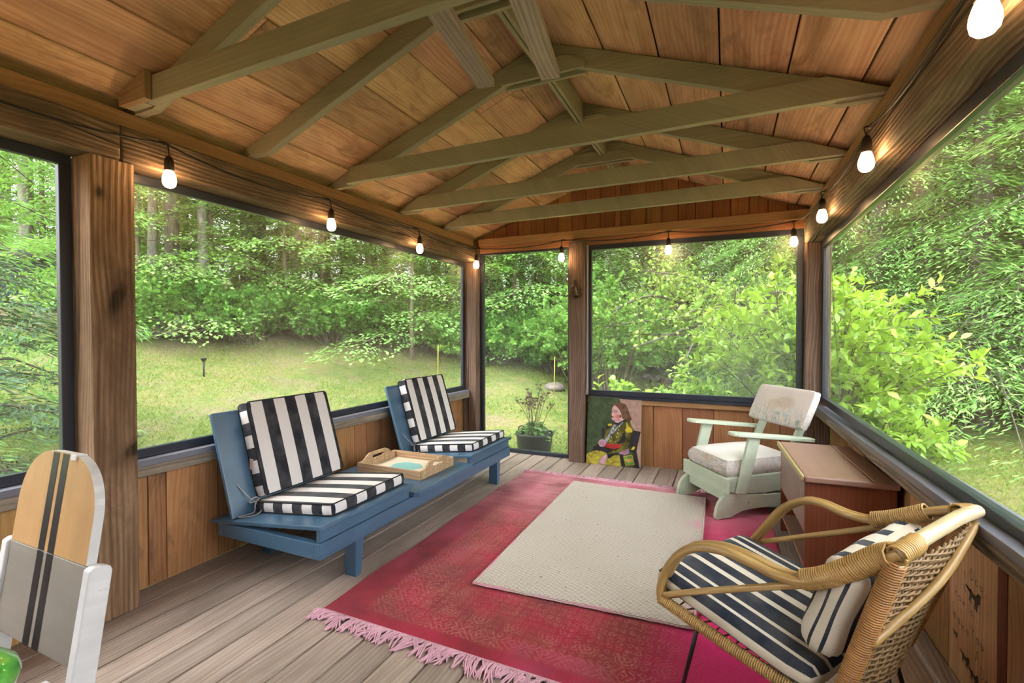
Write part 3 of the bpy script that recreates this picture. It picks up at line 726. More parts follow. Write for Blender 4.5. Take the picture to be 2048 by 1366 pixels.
# ink writing and drawings on the pale board of the right wall
mb = MB(); XW = .7188
def stroke(pts, w=.0022, x=XW):
    for (ya, za), (yb, zb) in zip(pts[:-1], pts[1:]):
        d = nrm(V(yb - ya, zb - za)); n = V(-d[1], d[0]) * w * .5; e = d * w * .3
        mb.face([(x, ya - e[0] + n[0], za - e[1] + n[1]), (x, ya - e[0] - n[0], za - e[1] - n[1]), (x, yb + e[0] - n[0], zb + e[1] - n[1]), (x, yb + e[0] + n[0], zb + e[1] + n[1])])
GL = {'D': [[(0, 0), (0, 1), (.45, .85), (.6, .5), (.45, .12), (0, 0)]], 'o': [[(.3, .55), (.08, .4), (.08, .15), (.3, 0), (.52, .15), (.52, .4), (.3, .55)]],
      'g': [[(.5, .5), (.25, .58), (.08, .38), (.2, .15), (.5, .25)], [(.5, .58), (.52, -.25), (.3, -.4), (.1, -.3)]], 'n': [[(.05, 0), (.05, .55)], [(.05, .4), (.28, .56), (.45, .42), (.47, 0)]],
      'h': [[(.05, 0), (.05, 1)], [(.05, .4), (.28, .55), (.45, .4), (.47, 0)]], 'w': [[(0, .55), (.15, 0), (.3, .45), (.45, 0), (.6, .55)]], 'I': [[(.2, 0), (.2, 1)], [(0, 0), (.4, 0)], [(0, 1), (.4, 1)]],
      'i': [[(.2, 0), (.2, .5)], [(.2, .66), (.21, .72)]], 's': [[(.45, .5), (.2, .55), (.08, .42), (.4, .2), (.3, 0), (.05, .05)]], 'S': [[(.5, .9), (.2, 1), (.05, .75), (.5, .35), (.4, .03), (.05, .1)]],
      'm': [[(0, 0), (0, .55)], [(0, .4), (.16, .55), (.26, .4), (.26, 0)], [(.26, .4), (.42, .55), (.52, .4), (.52, 0)]], 'a': [[(.5, .5), (.22, .57), (.06, .3), (.22, .02), (.5, .15)], [(.5, .57), (.52, 0)]],
      'k': [[(.05, 0), (.05, 1)], [(.45, .55), (.05, .3), (.48, 0)]], 'e': [[(.08, .3), (.5, .32), (.42, .52), (.2, .55), (.06, .3), (.2, .02), (.48, .08)]], 'Y': [[(0, 1), (.28, .5), (.56, 1)], [(.28, .5), (.26, 0)]],
      'u': [[(.05, .55), (.07, .12), (.25, 0), (.45, .15), (.47, .55)], [(.47, .2), (.52, 0)]], 'A': [[(0, 0), (.28, 1), (.55, 0)], [(.12, .4), (.45, .4)]]}
def write(txt, y, z, h, dy, slope=0.):
    for k, c in enumerate(txt):
        if c == ' ': continue
        yy = y - dy * k; zz = z + slope * k + random.uniform(-.004, .004)
        for st in GL[c]: stroke([(yy - p[0] * h, zz + p[1] * h) for p in st])
write('Dog', 1.995, .405, .036, .030, -.004)
write('how', 2.105, .300, .030, .028, -.002); write('is', 2.01, .298, .028, .02); write('make', 2.115, .225, .032, .032, -.004); write('You', 1.985, .228, .034, .032, -.002); write('A', 1.955, .165, .038, .03); write('Dog', 1.92, .135, .036, .03)
dog = [(0, .0), (.03, .012), (.05, .002), (.07, .006), (.085, .022), (.098, .020), (.10, -.012), (.085, -.020), (.078, -.052), (.071, -.052), (.072, -.022), (.064, -.05), (.058, -.049), (.062, -.018), (.034, -.016), (.032, -.044), (.026, -.044), (.027, -.016), (.019, -.04), (.013, -.038), (.02, -.008), (-.012, .012), (-.018, .008)]
for (yy, zz, s) in ((2.015, .368, .85), (2.115, .175, .34), (2.055, .135, .6), (1.995, .115, .62)):
    P = [(XW, yy - p[0] * s, zz + p[1] * s) for p in dog]
    mb.face(P)
for d_ in ((2.035, .40), (2.03, .355)): 
    for k in range(3): stroke([(d_[0] + .003 * k, d_[1] + .006 * k), (d_[0] - .006 + .003 * k, d_[1] - .006 + .006 * k)], .003)
for k in range(14): 
    yy, zz = random.uniform(1.86, 2.13), random.uniform(.1, .45); stroke([(yy, zz), (yy - random.uniform(.0, .006), zz - random.uniform(.006, .016))], .0016)
mb.build('ink_writing', plain('ink', (.045, .03, .022), .8), wr)

# ------------------------------------------------------------------ blue bench
bench = thing('wooden_bench', 'long low blue painted wooden bench with two sloping seats and a table between', 'bench', (-2.0, 2.59, 0))
def part(name, mat, f, par=bench, bev=.003):
    mb = MB(); f(mb); return mb.build(name, mat, par, bevel=bev)
part('front_rail', M['blue'], lambda m: m.box((-1.688, 1.568, .185), (-1.65, 3.607, .258), 1))
part('back_rail', M['blue'], lambda m: m.box((-2.345, 1.568, .182), (-2.307, 3.607, .252), 1))
for ya, yb in ((1.568, 1.606), (3.569, 3.607)):
    part('end_rail', M['blue'], lambda m: m.hexa([(x, y, z) for (x, z) in ()] or [(-2.306, ya, .182), (-1.689, ya, .185), (-2.306, yb, .182), (-1.689, yb, .185), (-2.306, ya, .250), (-1.689, ya, .256), (-2.306, yb, .250), (-1.689, yb, .256)], 0))
for y0 in (1.803, 3.385):
    for xa, xb in ((-1.735, -1.662), (-2.33, -2.262)):
        def lg(m):
            m.hexa([(x, y, z) for z, w in ((0, .038), (.205, .064)) for y in (y0, y0 + w) for x in (xa, xb)], 2)
        part('leg', M['blue'], lg)
nS = nrm(V(-.1138, 0, .9935)); dS = nrm(V(-.9935, 0, -.1138))
for sx, (ya, yb) in enumerate(((1.566, 2.248), (2.932, 3.614))):
    P0 = V(-1.641, 0, .341)
    def st(m): m.hexa([P0 + dS * a + V(0, y, 0) - nS * c for c in (.019, 0) for y in (ya, yb) for a in (.765, 0)], 1)
    part('seat_panel', M['blue'], st)
    part('seat_apron', M['blue'], lambda m: m.box((-1.685, ya + .012, .259), (-1.662, yb - .012, .318), 1))
    b0, b1 = V(-2.235, 0, .276), V(-2.394, 0, .795); db = nrm(b1 - b0); nb = V(db[2], 0, -db[0])
    def bk(m): m.hexa([(b0 if s == 0 else b1) + V(0, y, 0) - nb * c for s in (0, 1) for y in (ya + .004, yb - .004) for c in (.021, 0)], 1)
    o = part('backrest', M['blue'], bk, bev=.006)
def tb(m):
    m.prism([(-2.345, 2.253), (-1.64, 2.253), (-1.618, 2.275), (-1.618, 2.905), (-1.64, 2.927), (-2.345, 2.927)], (0, 0, .2585), (1, 0, 0), (0, 1, 0), (0, 0, .028))
part('table_panel', M['blue'], tb)
for y in (2.29, 2.85): part('table_batten', M['blue'], lambda m: m.box((-2.30, y, .225), (-1.70, y + .04, .257), 0))
# cushions
def rbox(mb, o, ax, ay, az, L, W, T, mi_top, mi_l, mi_w, nb=6, bul=.006, n=10):
    """boxed cushion: o = min corner bottom; slight bulge; slots: top/bottom, sides along L, sides along W"""
    o, ax, ay, az = V(o), V(ax), V(ay), V(az)
    def pt(a, b, c):
        u, v = a / L, b / W
        k = bul * (16 * u * (1 - u) * v * (1 - v)) ** .5
        e = .010
        ca = min(a, L - a); cb = min(b, W - b)
        cr = 0
        if ca < .02 and cb < .02: cr = .006
        aa = a + (cr if a < L / 2 else -cr); bb = b + (cr if b < W / 2 else -cr)
        sc = k if c > T * .5 else -k * .4
        side = bul * .9 * (1 - (2 * c / T - 1) ** 2)
        if a <= 0: aa -= side
        if a >= L: aa += side
        if b <= 0: bb -= side
        if b >= W: bb += side
        return o + ax * aa + ay * bb + az * (c + sc)
    A = [0, .012] + list(np.linspace(.04, L - .04, n)) + [L - .012, L]; B = [0, .012] + list(np.linspace(.04, W - .04, n)) + [W - .012, W]
    Cs = [0, T * .25, T * .5, T * .75, T]
    def grid(us, vs, fn, uvf, mi, flip):
        vts = [fn(u, v) for u in us for v in vs]; F = []; U = []; nv = len(vs)
        for i in range(len(us) - 1):
            for j in range(nv - 1):
                q = [(i, j), (i + 1, j), (i + 1, j + 1), (i, j + 1)]
                if flip: q = q[::-1]
                F.append(tuple(a * nv + b for a, b in q)); U.append([uvf(us[a], vs[b]) for a, b in q])
        mb.faces(vts, F, U, mi, True)
    hand = np.cross(ax, ay) @ az > 0
    grid(A, B, lambda a, b: pt(a, b, T), lambda a, b: (a, b), mi_top, not hand)
    grid(A, B, lambda a, b: pt(a, b, 0), lambda a, b: (a, b), mi_top, hand)
    grid(A, Cs, lambda a, c: pt(a, 0, c), lambda a, c: (a, c), mi_l, not hand); grid(A, Cs, lambda a, c: pt(a, W, c), lambda a, c: (a, c), mi_l, hand)
    grid(B, Cs, lambda b, c: pt(0, b, c), lambda b, c: (c, b), mi_w, hand); grid(B, Cs, lambda b, c: pt(L, b, c), lambda b, c: (c, b), mi_w, not hand)
def pipe(mb, o, ax, ay, az, L, W, T):
    for c in (0, T):
        q = .004; pts = []
        for (a, b) in ((.012, 0), (L - .012, 0), (L, .012), (L, W - .012), (L - .012, W), (.012, W), (0, W - .012), (0, .012)):
            pts.append(V(o) + V(ax) * a + V(ay) * b + V(az) * c)
        mb.tube(pts, .0036, 6, closed=True)
for k, (y0, where) in enumerate(((1.570, 'near'), (2.934, 'far'))):
    # seat cushion: L runs to the back, W along the bench
    o = V(-1.70, y0 + .118, .3345) + nS * .0045
    c = thing('seat_cushion', 'black and white striped flat seat cushion on the %s seat of the blue bench' % where, 'cushion', o, 'striped bench cushions')
    mb = MB(); rbox(mb, o, dS, V(0, 1, 0), nS, .525, .56, .052, 0, 1, 0); mb.build('cover', [M['st_v'], M['st_s']], c)
    mb = MB(); pipe(mb, o, dS, V(0, 1, 0), nS, .525, .56, .052); mb.build('piping', M['piping'], c)
    # back cushion leaning on the backrest
    d = db; ob = b0 + V(0, y0 + .147, 0) + d * .066 + nb * .0045
    c = thing('back_cushion', 'black and white striped back cushion leaning on the %s backrest of the blue bench' % where, 'cushion', ob, 'striped bench cushions')
    mb = MB(); rbox(mb, ob, d, V(0, 1, 0), nb, .50, .552, .066, 0, 1, 0); mb.build('cover', [M['st_v'], M['st_s']], c)
    mb = MB(); pipe(mb, ob, d, V(0, 1, 0), nb, .50, .552, .066); mb.build('piping', M['piping'], c)
    if k == 0:
        mb = MB(); q = ob + d * .175 + nb * .02
        mb.box(q + V(-.012, -.008, -.028), q + V(.012, -.004, .028), 2); mb.build('care_tag', M['tagc'], c)
    mb = MB(); q = ob + d * -.005 + nb * .03 + V(0, -.006, 0)
    mb.tube(smooth_path([q, q + V(.0, -.03, -.01), q + V(-.03, -.055, .03), q + V(-.06, -.085, .085)], 6), .003, 6)
    mb.tube(smooth_path([q, q + V(.01, -.035, -.015), q + V(.03, -.06, -.05), q + V(-.01, -.115, -.062), q + V(.055, -.075, -.058), q + V(.04, -.02, -.045), q + V(.0, -.012, -.015)], 8), .0028, 6)
    mb.tube(smooth_path([q + V(0, -.03, -.01), q + V(.0, -.06, -.005), q + V(.02, -.05, .02), q + V(.012, -.02, .005), q + V(.0, -.035, -.04)], 8), .0028, 6)
    mb.build('tie_cord', M['tie'], c)

# tray
TX0, TX1, TY0, TY1, TZ = -2.238, -1.733, 2.446, 2.842, .2872
tray = thing('serving_tray', 'wooden serving tray with a teal patch, on the blue bench table between the seats', 'tray', ((TX0 + TX1) / 2, (TY0 + TY1) / 2, TZ))
part('base', M['trayin'], lambda m: m.box((TX0 + .011, TY0 + .011, TZ), (TX1 - .011, TY1 - .011, TZ + .010), 0), tray, .001)
for ya in (TY0, TY1 - .012): part('long_side', M['tray'], lambda m: m.box((TX0, ya, TZ), (TX1, ya + .012, TZ + .058), 0), tray, .002)
for xa in (TX0, TX1 - .012):
    Wd = TY1 - TY0 - .025; n = 28
    def top(t):
        u = abs(t - .5) * 2; 
        return .058 + .040 * (1 if u < .40 else (0.5 + .5 * math.cos(PI * (u - .40) / .48)) if u < .88 else 0)
    mb = MB(); hx0, hx1 = .5 - .16, .5 + .16
    def hole(t):
        if not hx0 < t < hx1: return None
        e = min(t - hx0, hx1 - t) / .05; h = .0115 * (math.sqrt(max(0, 1 - (1 - min(1, e)) ** 2))); return .066 - h, .066 + h
    ts = sorted(set(list(np.linspace(0, 1, n + 1)) + [hx0 + 1e-4, hx1 - 1e-4, hx0 + .012, hx1 - .012, hx0 + .028, hx1 - .028]))
    for t0, t1 in zip(ts[:-1], ts[1:]):
        y0, y1 = TY0 + .0125 + Wd * t0, TY0 + .0125 + Wd * t1
        def quad(za0, za1, zb0, zb1):
            P = [(xa + (.012 if kx else 0), (y1 if ky else y0), TZ + ((zb1 if ky else zb0) if kz else (za1 if ky else za0))) for kz in (0, 1) for ky in (0, 1) for kx in (0, 1)]
            F = [(0, 4, 6, 2), (1, 3, 7, 5), (2, 3, 1, 0), (4, 5, 7, 6)]
            mb.faces(P, F, [[(P[i][1] + xa * 3, P[i][2] if k < 2 else P[i][0] + .3) for i in f] for k, f in enumerate(F)], 0)
        m = (t0 + t1) / 2
        if hx0 < m < hx1:
            h0 = hole(t0) or (.066, .066); h1 = hole(t1) or (.066, .066)
            quad(0, 0, h0[0], h1[0]); quad(h0[1], h1[1], top(t0), top(t1))
        else: quad(0, 0, top(t0), top(t1))
    mb.build('handle_end', M['tray'], tray)
mb = MB(); cx, cy = (TX0 + TX1) / 2 - .005, (TY0 + TY1) / 2; pts = []
for i in range(48):
    a = 2 * PI * i / 48; r = 1 + .06 * math.sin(3 * a + .5) + .05 * math.sin(7 * a) + (.04 if i % 5 == 0 else 0)
    pts.append((cx + .112 * r * math.cos(a), cy + .10 * r * math.sin(a), TZ + .0108))
mb.face(pts); mb.build('teal_patch', M['teal'], tray)

# ------------------------------------------------------------------ rugs
rx0, rx1, ry0, ry1 = -1.602, .262, 1.530, 3.812
rug = thing('red_rug', 'large red and pink patterned rug with pink fringes on the deck floor', 'rug', ((rx0 + rx1) / 2, (ry0 + ry1) / 2, 0))
mb = MB(); nx, ny = 46, 60; vs = []; th = .006
def rz(x, y): return th + .0018 * math.sin(x * 7 + 1.3 * math.sin(y * 5)) * math.sin(y * 6) ** 2 + .004 * math.exp(-((y - 2.84 - .08 * (x + 1.6)) / .02) ** 2) * (1 if x < -1.05 else 0) + .003 * math.exp(-((y - 2.26 - .1 * (x + 1.6)) / .02) ** 2) * (1 if x < -1.15 else 0)
for j in range(ny + 1):
    for i in range(nx + 1):
        x = rx0 + (rx1 - rx0) * i / nx; y = ry0 + (ry1 - ry0) * j / ny
        if i == 0: x += .006 * math.sin(y * 9)
        vs.append((x, y, rz(x, y)))
F = []; U = []
for j in range(ny):
    for i in range(nx):
        q = [(i, j), (i + 1, j), (i + 1, j + 1), (i, j + 1)]; F.append(tuple(b * (nx + 1) + a for a, b in q)); U.append([((rx1 - rx0) * a / nx, (ry1 - ry0) * b / ny) for a, b in q])
mb.faces(vs, F, U, 0, True)
rimv = [(i, 0) for i in range(nx)] + [(nx, j) for j in range(ny)] + [(i, ny) for i in range(nx, 0, -1)] + [(0, j) for j in range(ny, 0, -1)]
for (a, b), (c, d) in zip(rimv, rimv[1:] + rimv[:1]):
    p, q = vs[b * (nx + 1) + a], vs[d * (nx + 1) + c]; mb.face([p, (p[0], p[1], .0005), (q[0], q[1], .0005), q], [(.02, .02)] * 4)
mb.build('pile', M['rug'], rug)
for yy, sg, ln in ((ry0, -1, .085), (ry1, 1, .045)):
    mb = MB(); mb.tube([(rx0, yy + sg * .004, .006), (rx1, yy + sg * .004, .006)], .006, 6)
    x = rx0
    while x < rx1:
        L = ln * random.uniform(.55, 1.15); dx = random.uniform(-.055, .055) * ln / .08; clump = random.random()
        for s in range(4):
            a = V(x + random.uniform(-.008, .008), yy + sg * .006, .006 + .004 * random.random())
            m_ = a + V(dx * .4 + random.uniform(-.012, .012), sg * L * .5, .004 + .006 * random.random()); e = a + V(dx + random.uniform(-.018, .018), sg * L * random.uniform(.85, 1.1), -.002)
            e[2] = .004
            mb.tube(smooth_path([a, m_, e], 4), [.0034] * 4 + [.0030, .0036, .0034, .0032, .0018], 5)
        if clump < .3: mb.lathe([(.003, -.005), (.009, -.002), (.009, .005), (.003, .008)], a + V(dx * .3, sg * L * .3, .004), 7, axis=(dx, sg * L, 0))
        x += random.uniform(.011, .022)
    mb.build('fringe', M['fringe'], rug)
# woven beige rug
cor = [V(-1.090, 1.966, 0), V(-.118, 2.022, 0), V(-.135, 3.668, 0), V(-1.112, 3.655, 0)]
jr = thing('woven_rug', 'beige braided rug lying on the large red rug', 'rug', (-.6, 2.8, .009))
mb = MB(); nx, ny = 24, 40; vs = []
for top in (1, 0):
    for j in range(ny + 1):
        for i in range(nx + 1):
            u, v = i / nx, j / ny; p = lerp(lerp(cor[0], cor[1], u), lerp(cor[3], cor[2], u), v)
            if i in (0, nx): p = p + V(random.uniform(-.002, .002), 0, 0)
            vs.append((p[0], p[1], (.021 + .0015 * math.sin(9 * u + 3) * math.sin(7 * v)) if top else .0135))
F = []; U = []; S = (nx + 1) * (ny + 1)
for j in range(ny):
    for i in range(nx):
        q = [(i, j), (i + 1, j), (i + 1, j + 1), (i, j + 1)]; F.append(tuple(b * (nx + 1) + a for a, b in q)); U.append([(.972 * a / nx, 1.66 * b / ny) for a, b in q])
rimv = [(i, 0) for i in range(nx)] + [(nx, j) for j in range(ny)] + [(i, ny) for i in range(nx, 0, -1)] + [(0, j) for j in range(ny, 0, -1)]
for (a, b), (c, d) in zip(rimv, rimv[1:] + rimv[:1]):
    i0, i1 = b * (nx + 1) + a, d * (nx + 1) + c; F.append((i0, i0 + S, i1 + S, i1)); U.append([(.972 * a / nx, 1.66 * b / ny)] * 2 + [(.972 * c / nx, 1.66 * d / ny)] * 2)
mb.faces(vs, F, U, 0, False); mb.build('braid', M['jute'], jr)
mb = MB(); xs = []
for i in range(4):
    a, b = cor[i] + V(0, 0, .0185), cor[(i + 1) % 4] + V(0, 0, .0185); xs += [lerp(a, b, k / 30) for k in range(30)]
mb.tube([p + V(0, 0, .001 * math.sin(i * 2.2)) for i, p in enumerate(xs)], .0075, 6, closed=True); mb.build('bound_edge', M['jute'], jr)
# ------------------------------------------------------------------ portrait leaning on the end wall
pt = thing('portrait_painting', 'unframed portrait of a seated person in olive jacket, leaning on the end wall', 'painting', (-.94, 4.32, 0))
PO = V(-1.187, 4.296, .001); PX = nrm(V(1, .03, 0)); PY = nrm(V(-.001, .062, .62)); PN = np.cross(PX, PY); PW, PH = .488, .618
mb = MB(); mb.hexa([PO + PX * (PW * a) + PY * (PH * b) + PN * c for c in (-.018, 0) for b in (0, 1) for a in (0, 1)], 0)
mb.build('canvas', M['canvas_edge'], pt, bevel=.002)
def pm(name, col, var=.35, sc=16):
    t = NT(name); n = t.noise(t.mapv(t.obj(), (1, 1, 1)), sc, 4, .65, 1.); n2 = t.noise(t.obj(), sc * 6, 3)
    c = t.mix(t.mapr(n, .35, .68, 0., 1.), tuple(q * (1 - var) for q in col), tuple(min(1, q * (1 + var)) for q in col))
    return t.pbr(c, .45, t.bump(n2, .15, .002), spec=.35)
PC = {k: pm('pigment_' + k, c, v) for k, c, v in (('green', (.045, .072, .030), .45), ('pink', (.36, .235, .19), .2), ('brown', (.12, .062, .033), .5), ('flesh', (.56, .34, .31), .15), ('rose', (.50, .16, .14), .2), ('violet', (.30, .17, .25), .3),
      ('olive', (.115, .105, .014), .75), ('black', (.018, .016, .018), .5), ('yellow', (.50, .40, .03), .3), ('blue', (.24, .29, .35), .4), ('white', (.70, .68, .58), .1), ('red', (.36, .022, .018), .3), ('mustard', (.36, .31, .035), .5), ('mauve', (.44, .26, .32), .3), ('leaf', (.12, .25, .045), .4), ('orange', (.42, .22, .05), .3))}
keys = list(PC); mb = MB(); lay = [0]
def pp(x, y): u = (x - 35) / 910; v = 1 - (y - 50 - .05 * (x - 35)) / (1165 + .045 * (x - 35)); return min(1, max(0, u)), min(1, max(0, v))
def ppoly(key, pts):
    lay[0] += 1; P = [PO + PX * (PW * u) + PY * (PH * v) + PN * (.0004 + .00012 * lay[0]) for u, v in (pp(*p) for p in pts)]
    mb.face(P, [(u, v) for u, v in (pp(*p) for p in pts)], keys.index(key))
def pell(key, x, y, rx, ry, n=16): ppoly(key, [(x + rx * math.cos(2 * PI * i / n), y + ry * math.sin(2 * PI * i / n)) for i in range(n)])
ppoly('green', [(20, 40), (960, 40), (960, 1330), (20, 1330)])
ppoly('pink', [(585, 40), (960, 40), (960, 1330), (870, 1300), (880, 900), (830, 660), (760, 480), (640, 300), (590, 130)])
ppoly('black', [(830, 650), (945, 668), (905, 860), (880, 1000), (940, 1310), (850, 1300), (825, 1020), (765, 1005), (800, 850)])
ppoly('mustard', [(20, 1060), (100, 1030), (180, 1000), (260, 980), (400, 1060), (480, 1080), (600, 1080), (640, 1270), (35, 1225)])
ppoly('violet', [(560, 1020), (760, 960), (760, 1050), (640, 1090)])
ppoly('black', [(600, 1060), (665, 1060), (695, 1260), (635, 1260)])
ppoly('mustard', [(665, 1095), (815, 1060), (855, 1240), (705, 1262)]); ppoly('leaf', [(672, 1110), (815, 1085), (822, 1130), (690, 1150)]); ppoly('orange', [(715, 1152), (822, 1125), (832, 1160), (728, 1190)]); ppoly('leaf', [(700, 1200), (838, 1175), (848, 1220), (708, 1242)])
ppoly('black', [(300, 585), (355, 640), (350, 700), (335, 790), (285, 770)])
ppoly('black', [(150, 930), (240, 885), (340, 940), (480, 980), (420, 1045), (300, 1010), (200, 990), (140, 1015)])
ppoly('olive', [(500, 530), (590, 522), (690, 478), (780, 530), (830, 640), (842, 760), (800, 900), (720, 960), (620, 1015), (480, 1078), (430, 1050), (330, 960), (300, 880), (340, 770), (360, 620), (395, 560)])
ppoly('black', [(350, 600), (400, 560), (520, 520), (600, 520), (500, 570), (420, 590), (370, 640)])
ppoly('black', [(640, 700), (690, 680), (700, 760), (680, 860), (600, 880), (520, 860), (600, 830), (640, 770)])
ppoly('black', [(790, 690), (842, 660), (846, 780), (800, 905), (730, 960), (770, 850)])
ppoly('black', [(250, 930), (340, 930), (500, 965), (640, 940), (700, 900), (640, 980), (480, 1000), (440, 1030), (330, 1000)])
ppoly('red', [(375, 868), (500, 890), (640, 880), (600, 948), (500, 972), (335, 935)])
ppoly('brown', [(455, 232), (490, 185), (560, 166), (640, 170), (700, 205), (735, 285), (762, 380), (795, 445), (770, 490), (700, 485), (640, 440), (600, 360), (540, 250)])
ppoly('flesh', [(500, 212), (545, 238), (592, 300), (622, 370), (630, 430), (670, 470), (655, 498), (585, 528), (520, 505), (500, 472), (466, 468), (458, 435), (472, 408), (448, 372), (462, 335), (452, 308), (465, 255)])
pell('rose', 560, 405, 48, 36); pell('rose', 487, 430, 22, 16); pell('mauve', 555, 470, 55, 22); pell('violet', 525, 318, 32, 26); pell('mauve', 525, 322, 20, 15); pell('violet', 468, 312, 10, 18); ppoly('black', [(460, 402), (485, 400), (490, 410), (465, 416)])
ppoly('brown', [(560, 232), (600, 300), (622, 372), (640, 440), (700, 470), (690, 330), (640, 210)]); pell('brown', 604, 402, 16, 26)
ppoly('black', [(650, 470), (700, 455), (720, 480), (660, 505), (560, 560), (545, 535)])
ppoly('blue', [(490, 540), (530, 548), (480, 650), (415, 790), (385, 865), (340, 830), (400, 740)]); ppoly('blue', [(640, 498), (662, 505), (560, 620), (470, 720), (455, 700), (560, 580)])
ppoly('yellow', [(700, 512), (720, 515), (745, 575), (810, 632), (802, 680), (730, 686), (680, 642), (705, 600)]); ppoly('yellow', [(392, 545), (420, 530), (466, 532), (470, 562), (410, 575)])
for x, y in ((520, 570), (597, 575), (578, 638), (565, 693), (545, 765), (537, 838), (460, 765), (440, 832), (495, 620), (412, 795), (525, 640), (470, 690), (430, 745)): pell('white', x, y, 9, 9, 8)
pell('mauve', 305, 868, 66, 66); pell('violet', 305, 878, 36, 34); pell('mauve', 308, 875, 18, 18)
ppoly('olive', [(440, 1055), (560, 985), (680, 900), (700, 760), (770, 740), (770, 880), (700, 970), (560, 1040), (470, 1085)])
ppoly('black', [(395, 1060), (470, 1045), (600, 1040), (480, 1095), (420, 1135)]); ppoly('mauve', [(382, 1062), (405, 1120), (350, 1232), (255, 1228), (272, 1150), (330, 1090)])
ppoly('yellow', [(785, 982), (830, 918), (862, 938), (835, 985)])
mb.build('painted_picture', [PC[k] for k in keys], pt)

# ------------------------------------------------------------------ mint rocking chair
RB = V(.82, .573, 0); RU = V(.573, -.82, 0); RMo = V(-.2, 3.5, .0)
def RP(b, s, z): return RMo + RB * b + RU * s + V(0, 0, z)
rk = thing('rocking_chair', 'mint green platform rocking chair with pale printed cushions in the right corner', 'rocking chair', (.05, 3.65, 0))
def rprism(name, poly, s0, s1, mat=M['mint'], par=rk, bev=.004):
    mb = MB(); mb.prism(poly, RP(0, s0, 0), RB, V(0, 0, 1), RU * (s1 - s0)); return mb.build(name, mat, par, bevel=bev)
def sm2(pts, n=5): return [(p[0], p[1]) for p in smooth_path([(a, b, 0) for a, b in pts], n, True)]
runner = sm2([(.0, .012), (.05, .009), (.105, .012), (.15, .032), (.21, .052), (.33, .062), (.45, .058), (.53, .040), (.585, .014), (.64, .009), (.69, .012), (.675, .07), (.60, .125), (.47, .148), (.35, .150), (.208, .158), (.12, .168), (.07, .16), (.02, .105)], 4)
for s0, s1 in ((.216, .244), (-.244, -.216)): rprism('runner', runner, s0, s1)
mb = MB(); mb.beam(RP(.10, -.215, .135), RP(.10, .215, .135), .020, .062); mb.build('stretcher', M['mint'], rk, bevel=.003)
mb = MB(); mb.beam(RP(.56, -.215, .10), RP(.56, .215, .10), .020, .05); mb.build('stretcher', M['mint'], rk, bevel=.003)
panel = [(.092, .268), (.092, .180), (.13, .170), (.18, .164), (.27, .160), (.40, .163), (.50, .176), (.60, .20), (.60, .293), (.48, .285)]
for s0, s1 in ((.218, .243), (-.243, -.218)): rprism('side_panel', panel, s0, s1)
mb = MB(); mb.beam(RP(.079, -.262, .219), RP(.079, .262, .219), .022, .098); mb.build('front_rail', M['mint'], rk, bevel=.004)
mb = MB(); mb.beam(RP(.59, -.215, .245), RP(.59, .215, .245), .022, .09); mb.build('back_rail', M['mint'], rk, bevel=.004)
mb = MB(); mb.hexa([RP(b, s, z + .03 * (b - .1)) for z in (.225, .24) for s in (-.216, .216) for b in (.092, .578)], 0); mb.build('seat_board', M['mint'], rk)
for sg in (1, -1):
    s0, s1 = (.245, .270) if sg > 0 else (-.270, -.245)
    rprism('arm_post', [(.132, .172), (.204, .166), (.303, .522), (.222, .540)], s0, s1)
    a0, a1 = (.198, .292) if sg > 0 else (-.292, -.198)
    mb = MB(); pl = [(.098, a0 + .03), (.105, a0 + .012), (.13, a0), (.56, a0 + .02 * (1 if sg > 0 else -1) * 0), (.70, a0 + .012), (.708, a0 + .03), (.708, a1 - .02), (.69, a1 - .004), (.13, a1), (.105, a1 - .012), (.098, a1 - .03)]
    dirA = nrm(V(.6, 0, -.064)); axb = RB * dirA[0] + V(0, 0, dirA[2]); axn = np.cross(axb, RU); axn = axn if axn[2] > 0 else -axn
    mb.prism([(p[0] - .1, p[1]) for p in pl], RP(.1, 0, .5465), axb, RU, axn * .022); mb.build('armrest', M['mint'], rk, bevel=.004)
    sp0, sp1 = (.165, .192) if sg > 0 else (-.192, -.165)
    rprism('back_post', [(.475, .190), (.535, .185), (.806, .770), (.760, .785)], sp0, sp1)
rv = nrm(RB * .424 + V(0, 0, .906)); rn = nrm(RB * -.906 + V(0, 0, .424))
o = RP(.648, -.252, .556) + rn * .003
mb = MB(); rbox(mb, o, RU, rv, rn, .522, .262, .050, 0, 0, 0, bul=.010); q = mb.build('back_cushion', M['duck'], rk)
so = nrm(RB * .995 + V(0, 0, .035)); sn = nrm(np.cross(so, RU)); sn = sn if sn[2] > 0 else -sn
mb = MB(); rbox(mb, RP(.108, -.208, .252), so, RU, sn, .475, .416, .118, 0, 1, 1, bul=.030); mb.build('seat_cushion', [M['seattop'], M['print']], rk)
for b, z in ((.235, .105), (.49, .105)):
    mb = MB(); mb.lathe([(.0035, 0), (.0035, .002)], RP(b, .2435, z), 8, axis=tuple(RU)); mb.build('screw', M['iron'], rk)

